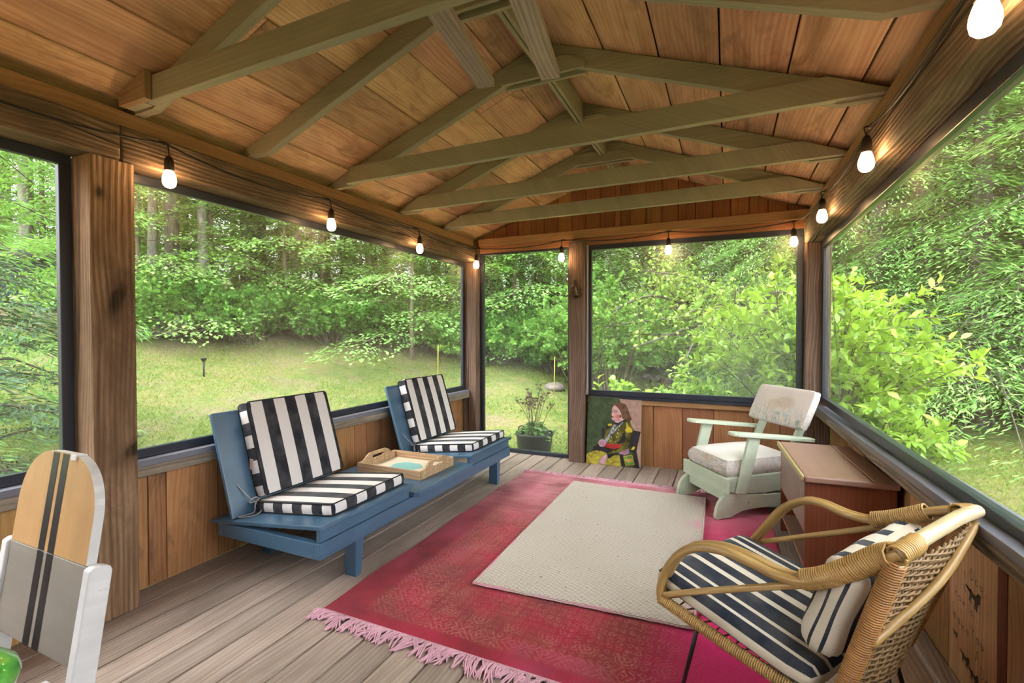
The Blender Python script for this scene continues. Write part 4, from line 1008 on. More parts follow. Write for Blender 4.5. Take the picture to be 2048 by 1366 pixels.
# ------------------------------------------------------------------ reddish cabinet with lid
CY = nrm(V(-.045, 1, 0)); CX = nrm(V(1, .045, 0)); CO = V(.336, 2.585, 0)
def CP(x, y, z): return CO + CX * x + CY * y + V(0, 0, z)
cb = thing('lidded_cabinet', 'low reddish brown wooden cabinet with a hinged lid against the right wall', 'cabinet', (.5, 2.95, 0))
def cbox(name, a, b, mat, grain=0, bev=.002, par=cb):
    mb = MB(); mb.hexa([CP(x, y, z) for z in (a[2], b[2]) for y in (a[1], b[1]) for x in (a[0], b[0])], grain); return mb.build(name, mat, par, bevel=bev)
CW, CL = .352, .735
cbox('side_panel', (0, 0, 0), (CW, .018, .512), M['cab'], 2); cbox('side_panel', (0, CL - .018, 0), (CW, CL, .512), M['cab'], 2)
cbox('front_panel', (0, .0185, .262), (.018, CL - .0185, .512), M['cabpale'], 1)
cbox('back_panel', (CW - .012, .0185, .02), (CW, CL - .0185, .512), M['cab'], 2)
cbox('shelf', (.004, .0185, .085), (CW - .0125, CL - .0185, .102), M['cabtop'], 1); cbox('shelf', (.02, .0185, .262), (CW - .0125, CL - .0185, .275), M['cab'], 1)
cbox('lid', (-.004, -.016, .5135), (.262, CL + .012, .5385), M['cabtop'], 1, .006); cbox('hinge_strip', (.2645, -.016, .5135), (CW + .004, CL + .012, .5385), M['cabtop'], 1, .006)
cbox('edge_strip', (-.020, -.018, .512), (-.0045, CL + .014, .540), M['cabedge'], 1, .006)
cbox('edge_strip', (-.004, -.030, .512), (CW + .004, -.0165, .540), M['cabtop'], 0, .006)
mb = MB()
for k in range(5):
    y, z = .09 + .012 * k + random.uniform(-.01, .01), .36 + .03 * k; P = [CP(-.0006, y + dy, z + dz) for dy, dz in ((0, 0), (.010, .012), (.014, .04), (.004, .055), (-.006, .03))]; mb.face(P)
mb.build('peeled_patch', M['navy_l'], cb)

# ------------------------------------------------------------------ rattan armchair
F1, T1, F2, T2 = V(-.19, 1.60, .35), V(.36, 1.32, .71), V(.10, 2.04, .36), V(.605, 1.67, .715)
B1, B2 = V(.243, 1.378, .262), V(.49, 1.775, .275)
wc = thing('rattan_armchair', 'rattan armchair with bent cane arms and striped cushions, nearest the camera on the right', 'armchair', (.15, 1.65, 0))
def cane(name, pts, r, mat='cane', n=10, res=8, par=wc):
    mb = MB(); p = smooth_path(pts, res); mb.tube(p, r, n); return mb.build(name, M[mat], par)
def coil(name, pts, rad, r, pitch, mat='wrap', par=wc, res=8):
    mb = MB(); mb.tube(helix(smooth_path(pts, res), rad, pitch, 9), r, 5); return mb.build(name, M[mat], par)
armN = [(-.190, 1.601, .325), (-.192, 1.601, .381), (-.163, 1.586, .46), (-.116, 1.562, .524), (-.064, 1.536, .555), (-.002, 1.504, .568), (.062, 1.472, .563), (.12, 1.442, .554), (.175, 1.414, .560), (.22, 1.391, .588), (.272, 1.365, .633), (.323, 1.339, .681), (.356, 1.322, .705)]
armF = [(.09, 2.050, .34), (.094, 2.045, .384), (.134, 2.015, .461), (.195, 1.971, .565), (.254, 1.927, .617), (.304, 1.89, .626), (.366, 1.845, .616), (.422, 1.804, .621), (.474, 1.766, .65), (.531, 1.724, .69), (.575, 1.690, .712), (.603, 1.668, .714)]
inN = V(.016, .024, .004); inF = V(-.014, -.020, .004)
cane('arm', armN, .0135); cane('arm', [V(p) + inN for p in armN], .0115)
cane('arm', armF, .0135); cane('arm', [V(p) + inF for p in armF], .0115)
cane('arm_brace', [(-.185, 1.596, .352), (-.071, 1.539, .418), (.132, 1.436, .529), (.250, 1.377, .592)], .0095)
cane('arm_brace', [(.10, 2.04, .398), (.134, 2.015, .418), (.366, 1.845, .561), (.50, 1.745, .648)], .0095)
coil('arm_binding', [V(p) + inN * .5 for p in armN[8:12]] + [V(.350, 1.326, .700)], [.0245, .025, .026, .0275, .028], .0033, .0064); coil('corner_lashing', [V(.346, 1.312, .704), V(.358, 1.325, .709), V(.376, 1.343, .714), V(.400, 1.374, .719)], .0205, .0032, .0060); coil('arm_binding', [V(p) + inF * .5 for p in armF[7:10]], .0235, .0030, .0060)
cane('top_rail', [(.350, 1.318, .706), (.372, 1.338, .714), (.42, 1.402, .722), (.474, 1.478, .725), (.54, 1.575, .726), (.603, 1.664, .722), (.622, 1.695, .716)], .0175, 'canepale', 12)
coil('corner_lashing', [(.560, 1.640, .722), (.60, 1.675, .718), (.572, 1.70, .706)], .021, .0026, .0058)
# seat frame
railN = [F1 + V(0, 0, -.012), lerp(F1, B1, .45) + V(0, 0, -.012), B1]
railF = [F2 + V(0, 0, -.012), lerp(F2, B2, .45) + V(0, 0, -.012), B2]
for r_ in (railN, railF, [F1 + V(0, 0, -.01), F2 + V(0, 0, -.01)], [B1, B2]):
    cane('seat_rail', r_, .014)
coil('rail_binding', railN, .0155, .0030, .0060, 'wrap'); coil('rail_binding', railF, .0155, .0030, .0072, 'wrap')
postN = [V(.350, 1.327, .685), V(.308, 1.347, .52), B1 + V(0, 0, .0)]; postF = [V(.595, 1.675, .69), lerp(T2, B2, .5) + V(.0, 0, 0), B2]
cane('back_post', postN, .017); cane('back_post', postF, .017)
coil('post_binding', postN, .0195, .0033, .0064, 'wrapred'); coil('post_binding', postF, .0195, .0033, .0076, 'wrapred')
# woven back
mb = MB(); nS_, nK = 46, 11
def bp(u, v): 
    p = lerp(lerp(postN[2], T1 + V(-.004, .004, -.02), v), lerp(postF[2], T2 + V(-.004, .004, -.02), v), u); bow = .030 * math.sin(PI * u) * (1 - .5 * v)
    return p + V(.835, -.55, 0) * (bow + .004)
nb_ = V(.835, -.55, .25)
for j in range(nS_):
    v = .03 + .94 * j / (nS_ - 1); P = []
    for i in range(4 * nK + 1):
        u = .03 + .94 * i / (4 * nK); P.append(bp(u, v) + nb_ * .0045 * math.sin(PI * (i / 4 + j)) + V(0, 0, .0015 * math.sin(i * 1.7 + j)))
    mb.tube(P, .0029, 5)
for i in range(nK + 1):
    u = .03 + .94 * (i + .5) / (nK + 1); mb.tube([bp(u, v) for v in np.linspace(0, 1, 9)], .0032, 5)
mb.build('woven_back', M['wicker'], wc)
cane('back_brace', [T2 + V(.012, .015, -.03), lerp(T2, V(.305, 1.345, .47), .5) + V(.026, -.017, .0), V(.305, 1.343, .47)], .0105)
mb = MB(); 
for j in range(16):
    v = (j + .5) / 16; P = [lerp(lerp(F1, B1, v), lerp(F2, B2, v), u) + V(0, 0, -.012 + .004 * math.sin(PI * (12 * u + j))) for u in np.linspace(.02, .98, 37)]; mb.tube(P, .003, 5)
mb.build('woven_seat', M['wicker'], wc)
for F, B, sg in ((F1, B1, -1), (F2, B2, 1)):
    f0 = lerp(F, B, .26) + V(0, 0, -.022); g0 = lerp(F, B, .92) + V(0, 0, -.022)
    mb = MB(); mb.tube([f0, V(f0[0] - .056, f0[1] + .078, .017)], .0065, 8); mb.build('leg', M['iron'], wc)
    mb = MB(); mb.tube([g0, V(g0[0] + .062, g0[1] - .03, .017 if sg < 9 else 0)], .0065, 8); mb.build('leg', M['iron'], wc)
mb = MB(); b0_ = B1 + V(.035, -.01, -.02); b1_ = B2 + V(.035, -.02, -.02); loop = []
for i in range(22):
    a = 2 * PI * i / 22; c = lerp(b0_, b1_, .30); loop.append(c + nrm(b1_ - b0_) * .085 * math.cos(a) + V(.02 + .055 * math.sin(a), -.012 - .036 * math.sin(a), -.015 - .02 * math.sin(a)))
mb.tube(loop, .006, 8, closed=True); mb.tube([lerp(b0_, b1_, .30) + V(.075, -.048, -.035), lerp(b0_, b1_, .30) + V(.12, -.075, -.23)], .006, 8); mb.build('iron_bracket', M['iron'], wc)
# its cushions
fu = nrm(F2 - F1); 
sd = nrm(lerp(B1, B2, .5) - lerp(F1, F2, .5)); sup = nrm(np.cross(sd, fu)); sup = sup if sup[2] > 0 else -sup
so = F1 - sd * .055 + fu * .016 + sup * .004
c = thing('seat_cushion', 'navy seat cushion with cream stripes on the rattan armchair', 'cushion', so)
mb = MB(); mb.pillow(lambda a, b, cc: so + sd * a + fu * b + sup * (cc + .033), .50, .488, .066, 16, 18, .55, .035, 0, 1); mb.build('cover', [M['wc_top'], M['cream']], c)
pv = nrm(lerp(T1, T2, .5) - lerp(B1, B2, .5)); pn = nrm(np.cross(fu, pv)); pn = pn if pn @ V(-.835, .55, 0) > 0 else -pn
po = B1 + pn * .026 + pv * .092 + fu * .012
c = thing('scatter_pillow', 'cream pillow with navy bands propped against the back of the rattan armchair', 'pillow', po)
mb = MB(); mb.pillow(lambda a, b, cc: po + pv * a + fu * b + pn * (cc + .066), .28, .44, .135, 16, 18, .85, .12, 0, 1, wrinkle=.006); mb.build('cover', [M['wc_pil'], M['cream']], c)

# ------------------------------------------------------------------ white wooden chair at the left
wh = thing('wooden_chair', 'old white wooden chair with a rounded back and two black stripes, at the left edge', 'chair', (-1.76, .55, 0))
BO = V(-1.765, .637, .29); BV = nrm(V(0, .085, .575)); BNv = nrm(V(0, -.575, .085)); BXv = V(1, 0, 0)
hw = .212; zs = .292
lower = [(-hw, .036), (hw, .036), (hw, zs), (-hw, zs)]
arch = [(hw - .004, zs + .0015)]
for i in range(0, 15):
    a = PI / 2 * i / 14; 
    x = (hw - .004) * math.cos(a) ** .72 if i < 14 else 0; y = zs + .12 + (.575 - zs - .12) * math.sin(a) ** 1.0
    if x > .052: arch.append((x, y))
arch += [(.052, .566), (.052, .572)]
arch = arch + [(-p[0], p[1]) for p in reversed(arch)]
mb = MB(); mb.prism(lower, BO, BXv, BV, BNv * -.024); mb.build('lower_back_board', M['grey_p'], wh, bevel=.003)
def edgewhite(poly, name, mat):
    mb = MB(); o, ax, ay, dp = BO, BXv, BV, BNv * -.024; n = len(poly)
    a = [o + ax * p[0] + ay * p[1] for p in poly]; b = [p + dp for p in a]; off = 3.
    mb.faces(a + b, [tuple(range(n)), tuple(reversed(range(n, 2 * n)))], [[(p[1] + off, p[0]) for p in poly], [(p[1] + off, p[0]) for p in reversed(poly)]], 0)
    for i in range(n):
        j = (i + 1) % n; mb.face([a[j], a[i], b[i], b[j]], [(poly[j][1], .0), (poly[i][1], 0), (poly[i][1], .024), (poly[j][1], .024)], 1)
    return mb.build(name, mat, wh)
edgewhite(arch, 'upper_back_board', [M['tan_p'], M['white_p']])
for x0 in (-.048, .005):
    mb = MB()
    for (z0, z1) in ((.037, zs - .001), (zs + .002, .569)):
        mb.face([BO + BXv * x + BV * z + BNv * .0008 for x, z in ((x0, z0), (x0 + .034, z0), (x0 + .034, z1), (x0, z1))])
    mb.build('black_stripe', M['black_p'], wh)
mb = MB(); mb.hexa([BO + BXv * x + BV * z + BNv * y for z in (.555, .573) for y in (-.0245, .004) for x in (.053, .082)], 0); mb.build('top_cap', M['white_p'], wh, bevel=.002)
for sg in (-1, 1):
    x0 = hw + .001 if sg > 0 else -hw - .033
    mb = MB(); pl = [(-.315, -.012), (-.315, .046), (.28, .046), (.292, .040), (.298, .020), (.296, .004), (.288, -.008)]
    mb.prism([(p[1], p[0]) for p in pl], BO + BXv * x0, -BNv, BV, BXv * .032); mb.build('stile', M['white_p'], wh, bevel=.004)
    mb = MB(); mb.beam(BO + V(x0 + .016, -.42, -.29), BO + V(x0 + .016, -.40, .10), .034, .045, (0, 1, 0)); mb.build('leg', M['white_p'], wh, bevel=.004)
    mb = MB(); mb.beam(BO + V(x0 + .016, -.43, .035), BO + V(x0 + .016, -.045, .02), .030, .05); mb.build('seat_rail', M['white_p'], wh, bevel=.004)
mb = MB(); mb.hexa([BO + V(x, y, z) for z in (.062, .084) for y in (-.45, -.13) for x in (-hw - .03, hw + .03)], 0); mb.build('seat', M['white_p'], wh, bevel=.005)

# ------------------------------------------------------------------ glazed green vessel on a small stool at the left edge
st = thing('plant_stool', 'small dark stool carrying the green glass vase, at the lower left corner', 'stool', (-1.42, .335, 0))
mb = MB(); mb.lathe([(.054, .435), (.058, .443), (.058, .453), (.054, .457)], (-1.362, .395, 0), 28); mb.build('seat', M['cab'], st)
for k in range(3):
    a = 2 * PI * k / 3 + .4; mb = MB(); mb.tube([V(-1.362 + 0.04 * math.cos(a), .395 + .04 * math.sin(a), .437), V(-1.362 + 0.07 * math.cos(a), .395 + .07 * math.sin(a), .0)], [.013, .010], 8); mb.build('leg', M['cab'], st)
def glassy():
    t = NT('green_glaze'); n = t.noise(t.obj(), 14, 3, .5, 1.); c = t.ramp(n, [(.35, (.05, .22, .03)), (.55, (.10, .42, .06)), (.68, (.28, .52, .08))])
    return t.pbr(c, .08, None, 0, .6, .5)
M['glaze'] = glassy()
vs_ = thing('green_vase', 'glossy green vase cut by the lower left edge of the picture', 'vase', (-1.362, .395, .4575))
mb = MB(); mb.lathe([(.04, .504), (.058, .512), (.076, .535), (.083, .558), (.076, .580), (.056, .600), (.036, .625), (.030, .655), (.040, .68), (.046, .70), (.044, .715), (.036, .72), (.028, .71), (.026, .66)], (-1.362, .395, -.045), 32); mb.build('body', M['glaze'], vs_)

# ------------------------------------------------------------------ bell on the post
bl = thing('wall_bell', 'small bronze bell on a scrolled bracket, fixed to the post by the doorway', 'bell', (-1.29, 4.279, 1.56))
BC = V(-1.292, 4.225, 0)
mb = MB(); mb.lathe([(.056, 1.548), (.058, 1.553), (.050, 1.564), (.040, 1.585), (.034, 1.610), (.029, 1.632), (.018, 1.645), (.006, 1.649), (.006, 1.668), (.009, 1.674), (.003, 1.680)], BC, 22); mb.lathe([(.012, 1.540), (.012, 1.552)], BC, 10); mb.build('bell_body', M['brass'], bl)
mb = MB(); mb.tube(smooth_path([BC + V(0, .0, 1.676), BC + V(0, .02, 1.70), BC + V(0, .046, 1.685), BC + V(0, .053, 1.62), BC + V(0, .053, 1.54)], 6), .005, 8)
mb.tube(smooth_path([BC + V(-.005, .048, 1.545), BC + V(.03, .02, 1.530), BC + V(.065, .0, 1.540), BC + V(.083, -.004, 1.566), BC + V(.074, -.002, 1.58), BC + V(.068, 0, 1.566)], 6), .0045, 8)
mb.tube(smooth_path([BC + V(-.04, .0, 1.552), BC + V(-.07, .0, 1.545), BC + V(-.083, 0, 1.556), BC + V(-.075, 0, 1.566)], 5), .004, 8)
mb.box(BC + V(-.012, .049, 1.52), BC + V(.012, .0545, 1.70), 2); mb.build('bracket', M['brass'], bl)

# ------------------------------------------------------------------ string lights
sl = thing('string_lights', 'black cord of warm glowing bulbs strung along the beams on three sides', 'string lights', (-.9, 2.3, 2.06))
XB = [(-2.300, -1.0), (-2.300, -.2), (-2.300, .45), (-2.300, 1.330), (-2.300, 2.295), (-2.300, 3.25), (-2.296, 4.215)]  # leading entries are unseen bulbs, added to light the near end of the porch
att = [V(-2.332, y, 2.062 + .004 * (i % 2)) for i, (x, y) in enumerate(XB)]
att += [V(-1.404, 4.262, 2.075), V(-.463, 4.325, 2.085), V(.468, 4.325, 2.082), V(.537, 3.42, 2.062), V(.537, 2.42, 2.060), V(.537, 1.46, 2.055), V(.537, .55, 2.055), V(.537, -.35, 2.055)]  # the last right-hand bulbs are unseen too, added for more light
dire = [V(1, 0, 0)] * 7 + [V(0, -1, 0)] * 3 + [V(-1, 0, 0)] * 5
path = []
for a, b in zip(att[:-1], att[1:]):
    for k in range(10):
        t = k / 10; p = lerp(a, b, t); sag = .045 * 4 * t * (1 - t)
        if abs(a[0] - b[0]) > .3 and abs(a[1] - b[1]) < .2: sag *= .75
        path.append(p + V(0, 0, -sag))
path.append(att[-1])
for i, p in enumerate(path):
    if -1.40 < p[0] < -1.15 and p[1] > 4.2: path[i] = V(p[0], 4.264, p[2])
# corners: keep the cord inside the beams
for i, p in enumerate(path):
    if p[1] > 4.0 and p[0] < -2.2: path[i] = V(max(p[0], -2.33), min(p[1], 4.268), p[2])
mb = MB(); mb.tube(smooth_path(path, 2), .0042, 6); mb.build('cord', M['rubber'], sl)
for i, (p, d) in enumerate(zip(att, dire)):
    off = d * (.034 if i < 7 else .045 if i < 10 else .036)
    q = p + off + V(0, 0, -.075)
    if i >= 10: q = q + V(0, -.13 if i == 10 else -.10, -.0)
    if i >= 10: q[2] = p[2] - .085
    mb = MB(); mb.tube(smooth_path([p + V(0, 0, 0), p + off * .7 + V(0, (q[1] - p[1]) * .15, -.01), q + V(0, 0, .015)], 6), .0035, 6)
    mb.lathe([(.009, .012), (.014, .004), (.019, -.012), (.020, -.052), (.018, -.054)], q, 14)
    mb.tube([p + nrm(V(.0, 1, 0) if abs(d[0]) else V(1, 0, 0)) * -.022, p, p + nrm(V(.0, 1, 0) if abs(d[0]) else V(1, 0, 0)) * .022], [.006, .009, .006], 8)
    so_ = mb.build('socket', M['socket'], sl)
    mb = MB(); mb.lathe([(.0165, -.0545), (.021, -.066), (.0265, -.085), (.028, -.100), (.0245, -.117), (.016, -.127), (.004, -.131)], q, 18); mb.build('bulb', M['bulb'], so_)

# ------------------------------------------------------------------ no lantern is built behind the camera
# (string bulbs, sun and sky are the only light)

# ------------------------------------------------------------------ potted plant outside the doorway
M['plantleaf'] = leaf('rosette_leaf', (.075, .21, .055), (.14, .30, .07), .25, .4, .03)
M['drystem'] = plain('dry_brown_stem', (.17, .105, .085), .9, 0, .1, .6)
PG = V(-1.955, 4.93, -.30)
pl_ = thing('potted_plant', 'black plastic pot with a leafy plant and dry brown flower stalks, outside the doorway', 'potted plant', PG)
mb = MB(); mb.lathe([(.158, .0), (.163, .02), (.205, .375), (.214, .38), (.214, .402), (.206, .402), (.196, .345)], PG, 32, cap=False); mb.lathe([(.158, .001), (.10, .0)], PG, 32)
for a in (2.8, -.3): mb.tube(smooth_path([PG + V(.205 * math.cos(a + s * .25), .205 * math.sin(a + s * .25), .39 + h) for s, h in ((-1, 0), (-.7, .05), (.7, .05), (1, 0))], 5), .008, 6)
mb.build('pot', M['pot'], pl_)
mb = MB(); n = 24; mb.faces([PG + V(0, 0, .372)] + [PG + V(.199 * math.cos(2 * PI * i / n), .199 * math.sin(2 * PI * i / n), .352) for i in range(n)], [(0, i + 1, (i + 1) % n + 1) for i in range(n)], [[(0, 0)] * 3] * n, 0, True); mb.build('soil', M['soil'], pl_)
mb = MB()
for i in range(150):
    a = random.uniform(0, 2 * PI); r = abs(random.gauss(0, .085)); c = PG + V(r * math.cos(a), r * math.sin(a), .37 + .16 * random.random() * (1 - r / .25)); L = random.uniform(.045, .085)
    d = nrm(V(math.cos(a), math.sin(a), random.uniform(-.5, .5))); sdv = nrm(np.cross(d, V(0, 0, 1))); up = np.cross(sdv, d); w = L * .42
    pts = [c, c + d * L * .3 + sdv * w, c + d * L * .62 + sdv * w * .75 + up * .006, c + d * L - up * .012, c + d * L * .62 - sdv * w * .75 + up * .006, c + d * L * .3 - sdv * w]
    mb.face(pts)
mb.build('leaves', M['plantleaf'], pl_)
mb = MB()
for i in range(15):
    a = random.uniform(0, 2 * PI); b = PG + V(.05 * math.cos(a), .05 * math.sin(a), .38); H = random.uniform(.36, .56); tip = b + V(random.uniform(-.2, .2), random.uniform(-.14, .14), H)
    mid = lerp(b, tip, .5) + V(random.uniform(-.02, .02), 0, .05); P = smooth_path([b, mid, tip], 5); mb.tube(P, .003, 5)
    for k in range(5):
        f = random.uniform(.55, 1.); q = lerp(mid, tip, (f - .5) * 2); e = q + V(random.uniform(-.05, .05), random.uniform(-.04, .04), random.uniform(.0, .045)); mb.tube([q, e], .0018, 4)
        for s in range(6): mb.face([e, e + V(random.uniform(-.022, .022), random.uniform(-.022, .022), random.uniform(-.006, .022)), e + V(random.uniform(-.022, .022), random.uniform(-.022, .022), random.uniform(.004, .026))])
mb.build('flower_stalks', M['drystem'], pl_)
# ------------------------------------------------------------------ ground
def sstep(a, b, x):
    t = min(1, max(0, (x - a) / (b - a))); return t * t * (3 - 2 * t)
def ground(x, y):
    d = math.hypot(x + .0, y); w = sstep(0., -6., x)
    r = max(0, d - 4.6) * (.125 + .08 * sstep(-5.5, -11., x)) * w
    if d > 16: r = max(0, 16 - 4.6) * (.125 + .08 * sstep(-5.5, -11., x)) * w + (d - 16) * .12 * w
    r += max(0, d - 9) * .10 * (1 - w)
    near = sstep(.2, 1.6, max(-2.6 - x, x - .85, y - 4.5, -2.2 - y))
    return -.30 + r + .025 * math.sin(x * 1.3 + .7 * y) * near + .02 * math.sin(2.1 * y - x) * near
def polar(phi, d):
    """phi degrees left of straight ahead"""
    a = math.radians(phi); x, y = -math.sin(a) * d, math.cos(a) * d; return x, y, ground(x, y)
def ground_mat():
    t = NT('mossy_lawn'); p = t.obj(); s = t.sep(p)
    n = t.noise(p, .55, 4, .6); n2 = t.noise(p, 3.4, 7, .72); n3 = t.noise(p, 26, 4, .75)
    c = t.ramp(t.math('ADD', t.math('MULTIPLY', n, .4), t.math('MULTIPLY', n2, .6)), [(.36, (.065, .115, .028)), (.46, (.135, .18, .05)), (.54, (.21, .205, .07)), (.64, (.26, .20, .10))])
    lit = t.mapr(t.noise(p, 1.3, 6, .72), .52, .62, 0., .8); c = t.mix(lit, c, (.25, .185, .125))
    c = t.mix(t.mapr(n3, .38, .58, .75, 0.), c, (.06, .09, .022)); c = t.mix(t.mapr(n3, .62, .74, 0., .6), c, (.33, .33, .13))
    # leaf litter under the trees
    d = t.math('SQRT', t.math('ADD', t.math('MULTIPLY', s[0], s[0]), t.math('MULTIPLY', s[1], s[1])))
    e = t.math('ADD', d, t.math('MULTIPLY', t.math('SUBTRACT', t.noise(p, .45, 3), .5), 5.))
    e = t.math('SUBTRACT', e, t.mapr(s[0], -4.5, -1., 0., 4.))
    c = t.mix(t.mapr(e, 11.2, 12.4, 0., .9), c, t.mix(n3, (.13, .085, .05), (.34, .25, .19)))
    return t.pbr(c, .95, t.bump(t.math('ADD', n3, n2), .9, .03), spec=.05)
M['ground'] = ground_mat()
mb = MB(); N = 120; xs = [math.copysign(abs(q) ** 1.6 * 45, q) - 1 for q in np.linspace(-1, 1, N)]; ys = [math.copysign(abs(q) ** 1.6 * 48, q) + 2 for q in np.linspace(-1, 1, N)]
vs = [(x, y, ground(x, y)) for y in ys for x in xs]
mb.faces(vs, [(j * N + i, j * N + i + 1, (j + 1) * N + i + 1, (j + 1) * N + i) for j in range(N - 1) for i in range(N - 1)], [[(0, 0)] * 4] * ((N - 1) ** 2), 0, True)
mb.build('ground', M['ground'], kind='structure')

# ------------------------------------------------------------------ foliage
def leaf_mesh(name, C, D, U, L, W, mat, fold=.18, six=False):
    """C base points, D directions, U rough up normals, L lengths, W half widths"""
    C, D, U = map(np.asarray, (C, D, U)); n = len(C); D = D / np.linalg.norm(D, axis=1)[:, None]
    S = np.cross(D, U); S /= np.maximum(np.linalg.norm(S, axis=1), 1e-6)[:, None]; N = np.cross(S, D); L = np.asarray(L)[:, None]; W = np.asarray(W)[:, None]
    if not six:
        v = np.stack([C, C + D * L * .45 + S * W + N * W * fold, C + D * L, C + D * L * .45 - S * W + N * W * fold], 1).reshape(-1, 3); k = 4
    else:
        v = np.stack([C, C + D * L * .28 + S * W * .85 + N * W * fold, C + D * L * .62 + S * W * .8 + N * W * fold, C + D * L - N * L * .10, C + D * L * .62 - S * W * .8 + N * W * fold, C + D * L * .28 - S * W * .85 + N * W * fold], 1).reshape(-1, 3); k = 6
    me = bpy.data.meshes.new(name); me.vertices.add(n * k); me.vertices.foreach_set('co', v.astype(np.float32).ravel())
    me.loops.add(n * k); me.loops.foreach_set('vertex_index', np.arange(n * k, dtype=np.int32)); me.polygons.add(n)
    me.polygons.foreach_set('loop_start', np.arange(0, n * k, k, dtype=np.int32)); me.polygons.foreach_set('loop_total', np.full(n, k, np.int32))
    me.materials.append(mat); me.update(); me.validate()
    return me
def link(name, me, parent):
    o = bpy.data.objects.new(name, me); COL.objects.link(o); o.parent = parent; return o
M['maple'] = leaf('maple_leaf', (.12, .30, .060), (.28, .50, .11), .40, .55)
M['beech'] = leaf('beech_leaf', (.15, .33, .09), (.32, .52, .17), .40, .5)
M['hemlock'] = leaf('hemlock_needle', (.085, .235, .065), (.28, .50, .14), .36, .6)
M['spruce'] = leaf('spruce_needle', (.07, .16, .075), (.18, .31, .13), .25, .6)
M['under'] = leaf('understory_leaf', (.10, .27, .060), (.24, .45, .11), .38, .6)
M['bushleaf'] = leaf('bush_leaf', (.17, .37, .035), (.36, .57, .065), .42, .5, .03, (.46, .62, .05))
M['apple'] = leaf('apple_leaf', (.17, .30, .055), (.34, .46, .115), .35, .5)
M['bluegreen'] = leaf('grey_green_needle', (.055, .12, .075), (.14, .235, .13), .15, .5)
def bark(name, dark, light):
    t = NT(name); p = t.obj(); n = t.noise(t.mapv(p, (1, 1, .25)), 14, 5, .65, .6); n2 = t.noise(p, 2.5, 3)
    c = t.mix(t.mapr(n, .35, .65, 0, 1.), dark, light); c = t.mix(t.mapr(n2, .5, .7, 0., .4), c, (.16, .19, .13))
    return t.pbr(c, .9, t.bump(n, .8, .02), spec=.1)
M['bark_d'] = bark('dark_bark', (.045, .036, .034), (.14, .115, .105)); M['bark_g'] = bark('grey_bark', (.20, .175, .165), (.44, .40, .385)); M['bark_t'] = bark('twig_bark', (.10, .075, .055), (.24, .19, .15))
def trunk_mesh(h, r, lean=0., wob=.12, mat='bark_d', branches=()):
    mb = MB(); P = [V(lean * z / h * h * .1 + wob * math.sin(z * .9 + 1) * z / h, wob * math.cos(z * .7) * z / h, z) for z in np.linspace(-.25, h, 12)]
    mb.tube(P, [r * (1.25 if i == 0 else 1 - .75 * i / 11) for i in range(12)], 9)
    for b in branches: mb.tube(b[0], b[1], 5)
    o = mb.build('trunk', M[mat]); return o
def spray_tree(name, label, h, r, h0, R, nb, lpb, leafL, leafW, mat, barkm, droop=.25, rise=.15, flat=.25, taper=1., up_tilt=.35, seed=0, group=None, conif=False, wid=.36, inner=.15, lean=0.):
    rg = np.random.default_rng(seed); root = thing(name, label, 'tree', (0, 0, 0), group)
    C, D, U, L, W, br = [], [], [], [], [], []
    for i in range(nb):
        f = (i + rg.random()) / nb; z = h0 + (h - h0) * f; a = i * 2.39996 + rg.normal(0, .35)
        Lb = R * ((1 - f) ** taper * .85 + .15) * rg.uniform(.7, 1.15); d = V(math.cos(a), math.sin(a), 0); s = V(-d[1], d[0], 0)
        n = int(lpb * (Lb / R) ** 1.3) + 6; t = rg.uniform(inner, 1, n) ** .75; side = rg.uniform(-1, 1, n)
        if conif: t = np.clip((np.floor(t * 17) + .5) / 17 + rg.normal(0, .010, n), 0.05, 1.02)
        half = wid * Lb * np.sqrt(np.clip(1 - ((t - .62) / .62) ** 2, 0.02, 1))
        zz = z + Lb * (rise * t - droop * t ** 2) + rg.normal(0, flat * .12, n) - np.abs(side) * half * droop * .5
        p = d[None] * (t * Lb)[:, None] + s[None] * (side * half)[:, None]; p[:, 2] = zz; p[:, 0] += lean * .1 * z
        # leaf direction: out and sideways along the lateral twigs
        dr = d[None] * rg.uniform(.3, 1.2, n)[:, None] + s[None] * (np.sign(side) * rg.uniform(.2, 1.1, n))[:, None]; dr[:, 2] = -droop * .9 + rg.normal(0, .22, n)
        if conif: dr[:, :2] = (d[None] * rg.uniform(.2, .8, n)[:, None] + s[None] * (np.sign(side) * rg.uniform(.7, 1.1, n))[:, None])[:, :2]
        un = np.stack([rg.normal(0, up_tilt, n), rg.normal(0, up_tilt, n), np.ones(n)], 1)
        C.append(p); D.append(dr); U.append(un); sc = rg.uniform(.65, 1.25, n); L.append(leafL * sc); W.append(leafW * sc)
        e = [V(lean * .1 * z, 0, z - .05), d * Lb * .5 + V(lean * .1 * z, 0, z + Lb * (rise * .5 - droop * .25)), d * Lb * .92 + V(lean * .1 * z, 0, z + Lb * (rise * .92 - droop * .85))]
        br.append((e, [max(.008, r * .16), .010, .004]))
    tr = trunk_mesh(h * (1.02 if not conif else 1.), r, lean, .10, barkm, br); tr.parent = root
    link('crown', leaf_mesh(name + '_crown', np.concatenate(C), np.concatenate(D), np.concatenate(U), np.concatenate(L), np.concatenate(W), M[mat]), root)
    return root
def place(root, x, y, z, rz=0., s=1., label=None, group=None, first=False):
    o = root if first else copy_tree(root)
    o.location = (x, y, z); o.rotation_euler = (0, 0, rz); o.scale = (s, s, s * random.uniform(.92, 1.08))
    if label: o['label'] = label
    if group: o['group'] = group
    return o
P_ = {}
P_['maple'] = spray_tree('maple_tree', '', 7.5, .07, .55, 2.5, 44, 420, .088, .033, 'maple', 'bark_t', .30, .22, .5, .55, seed=1)
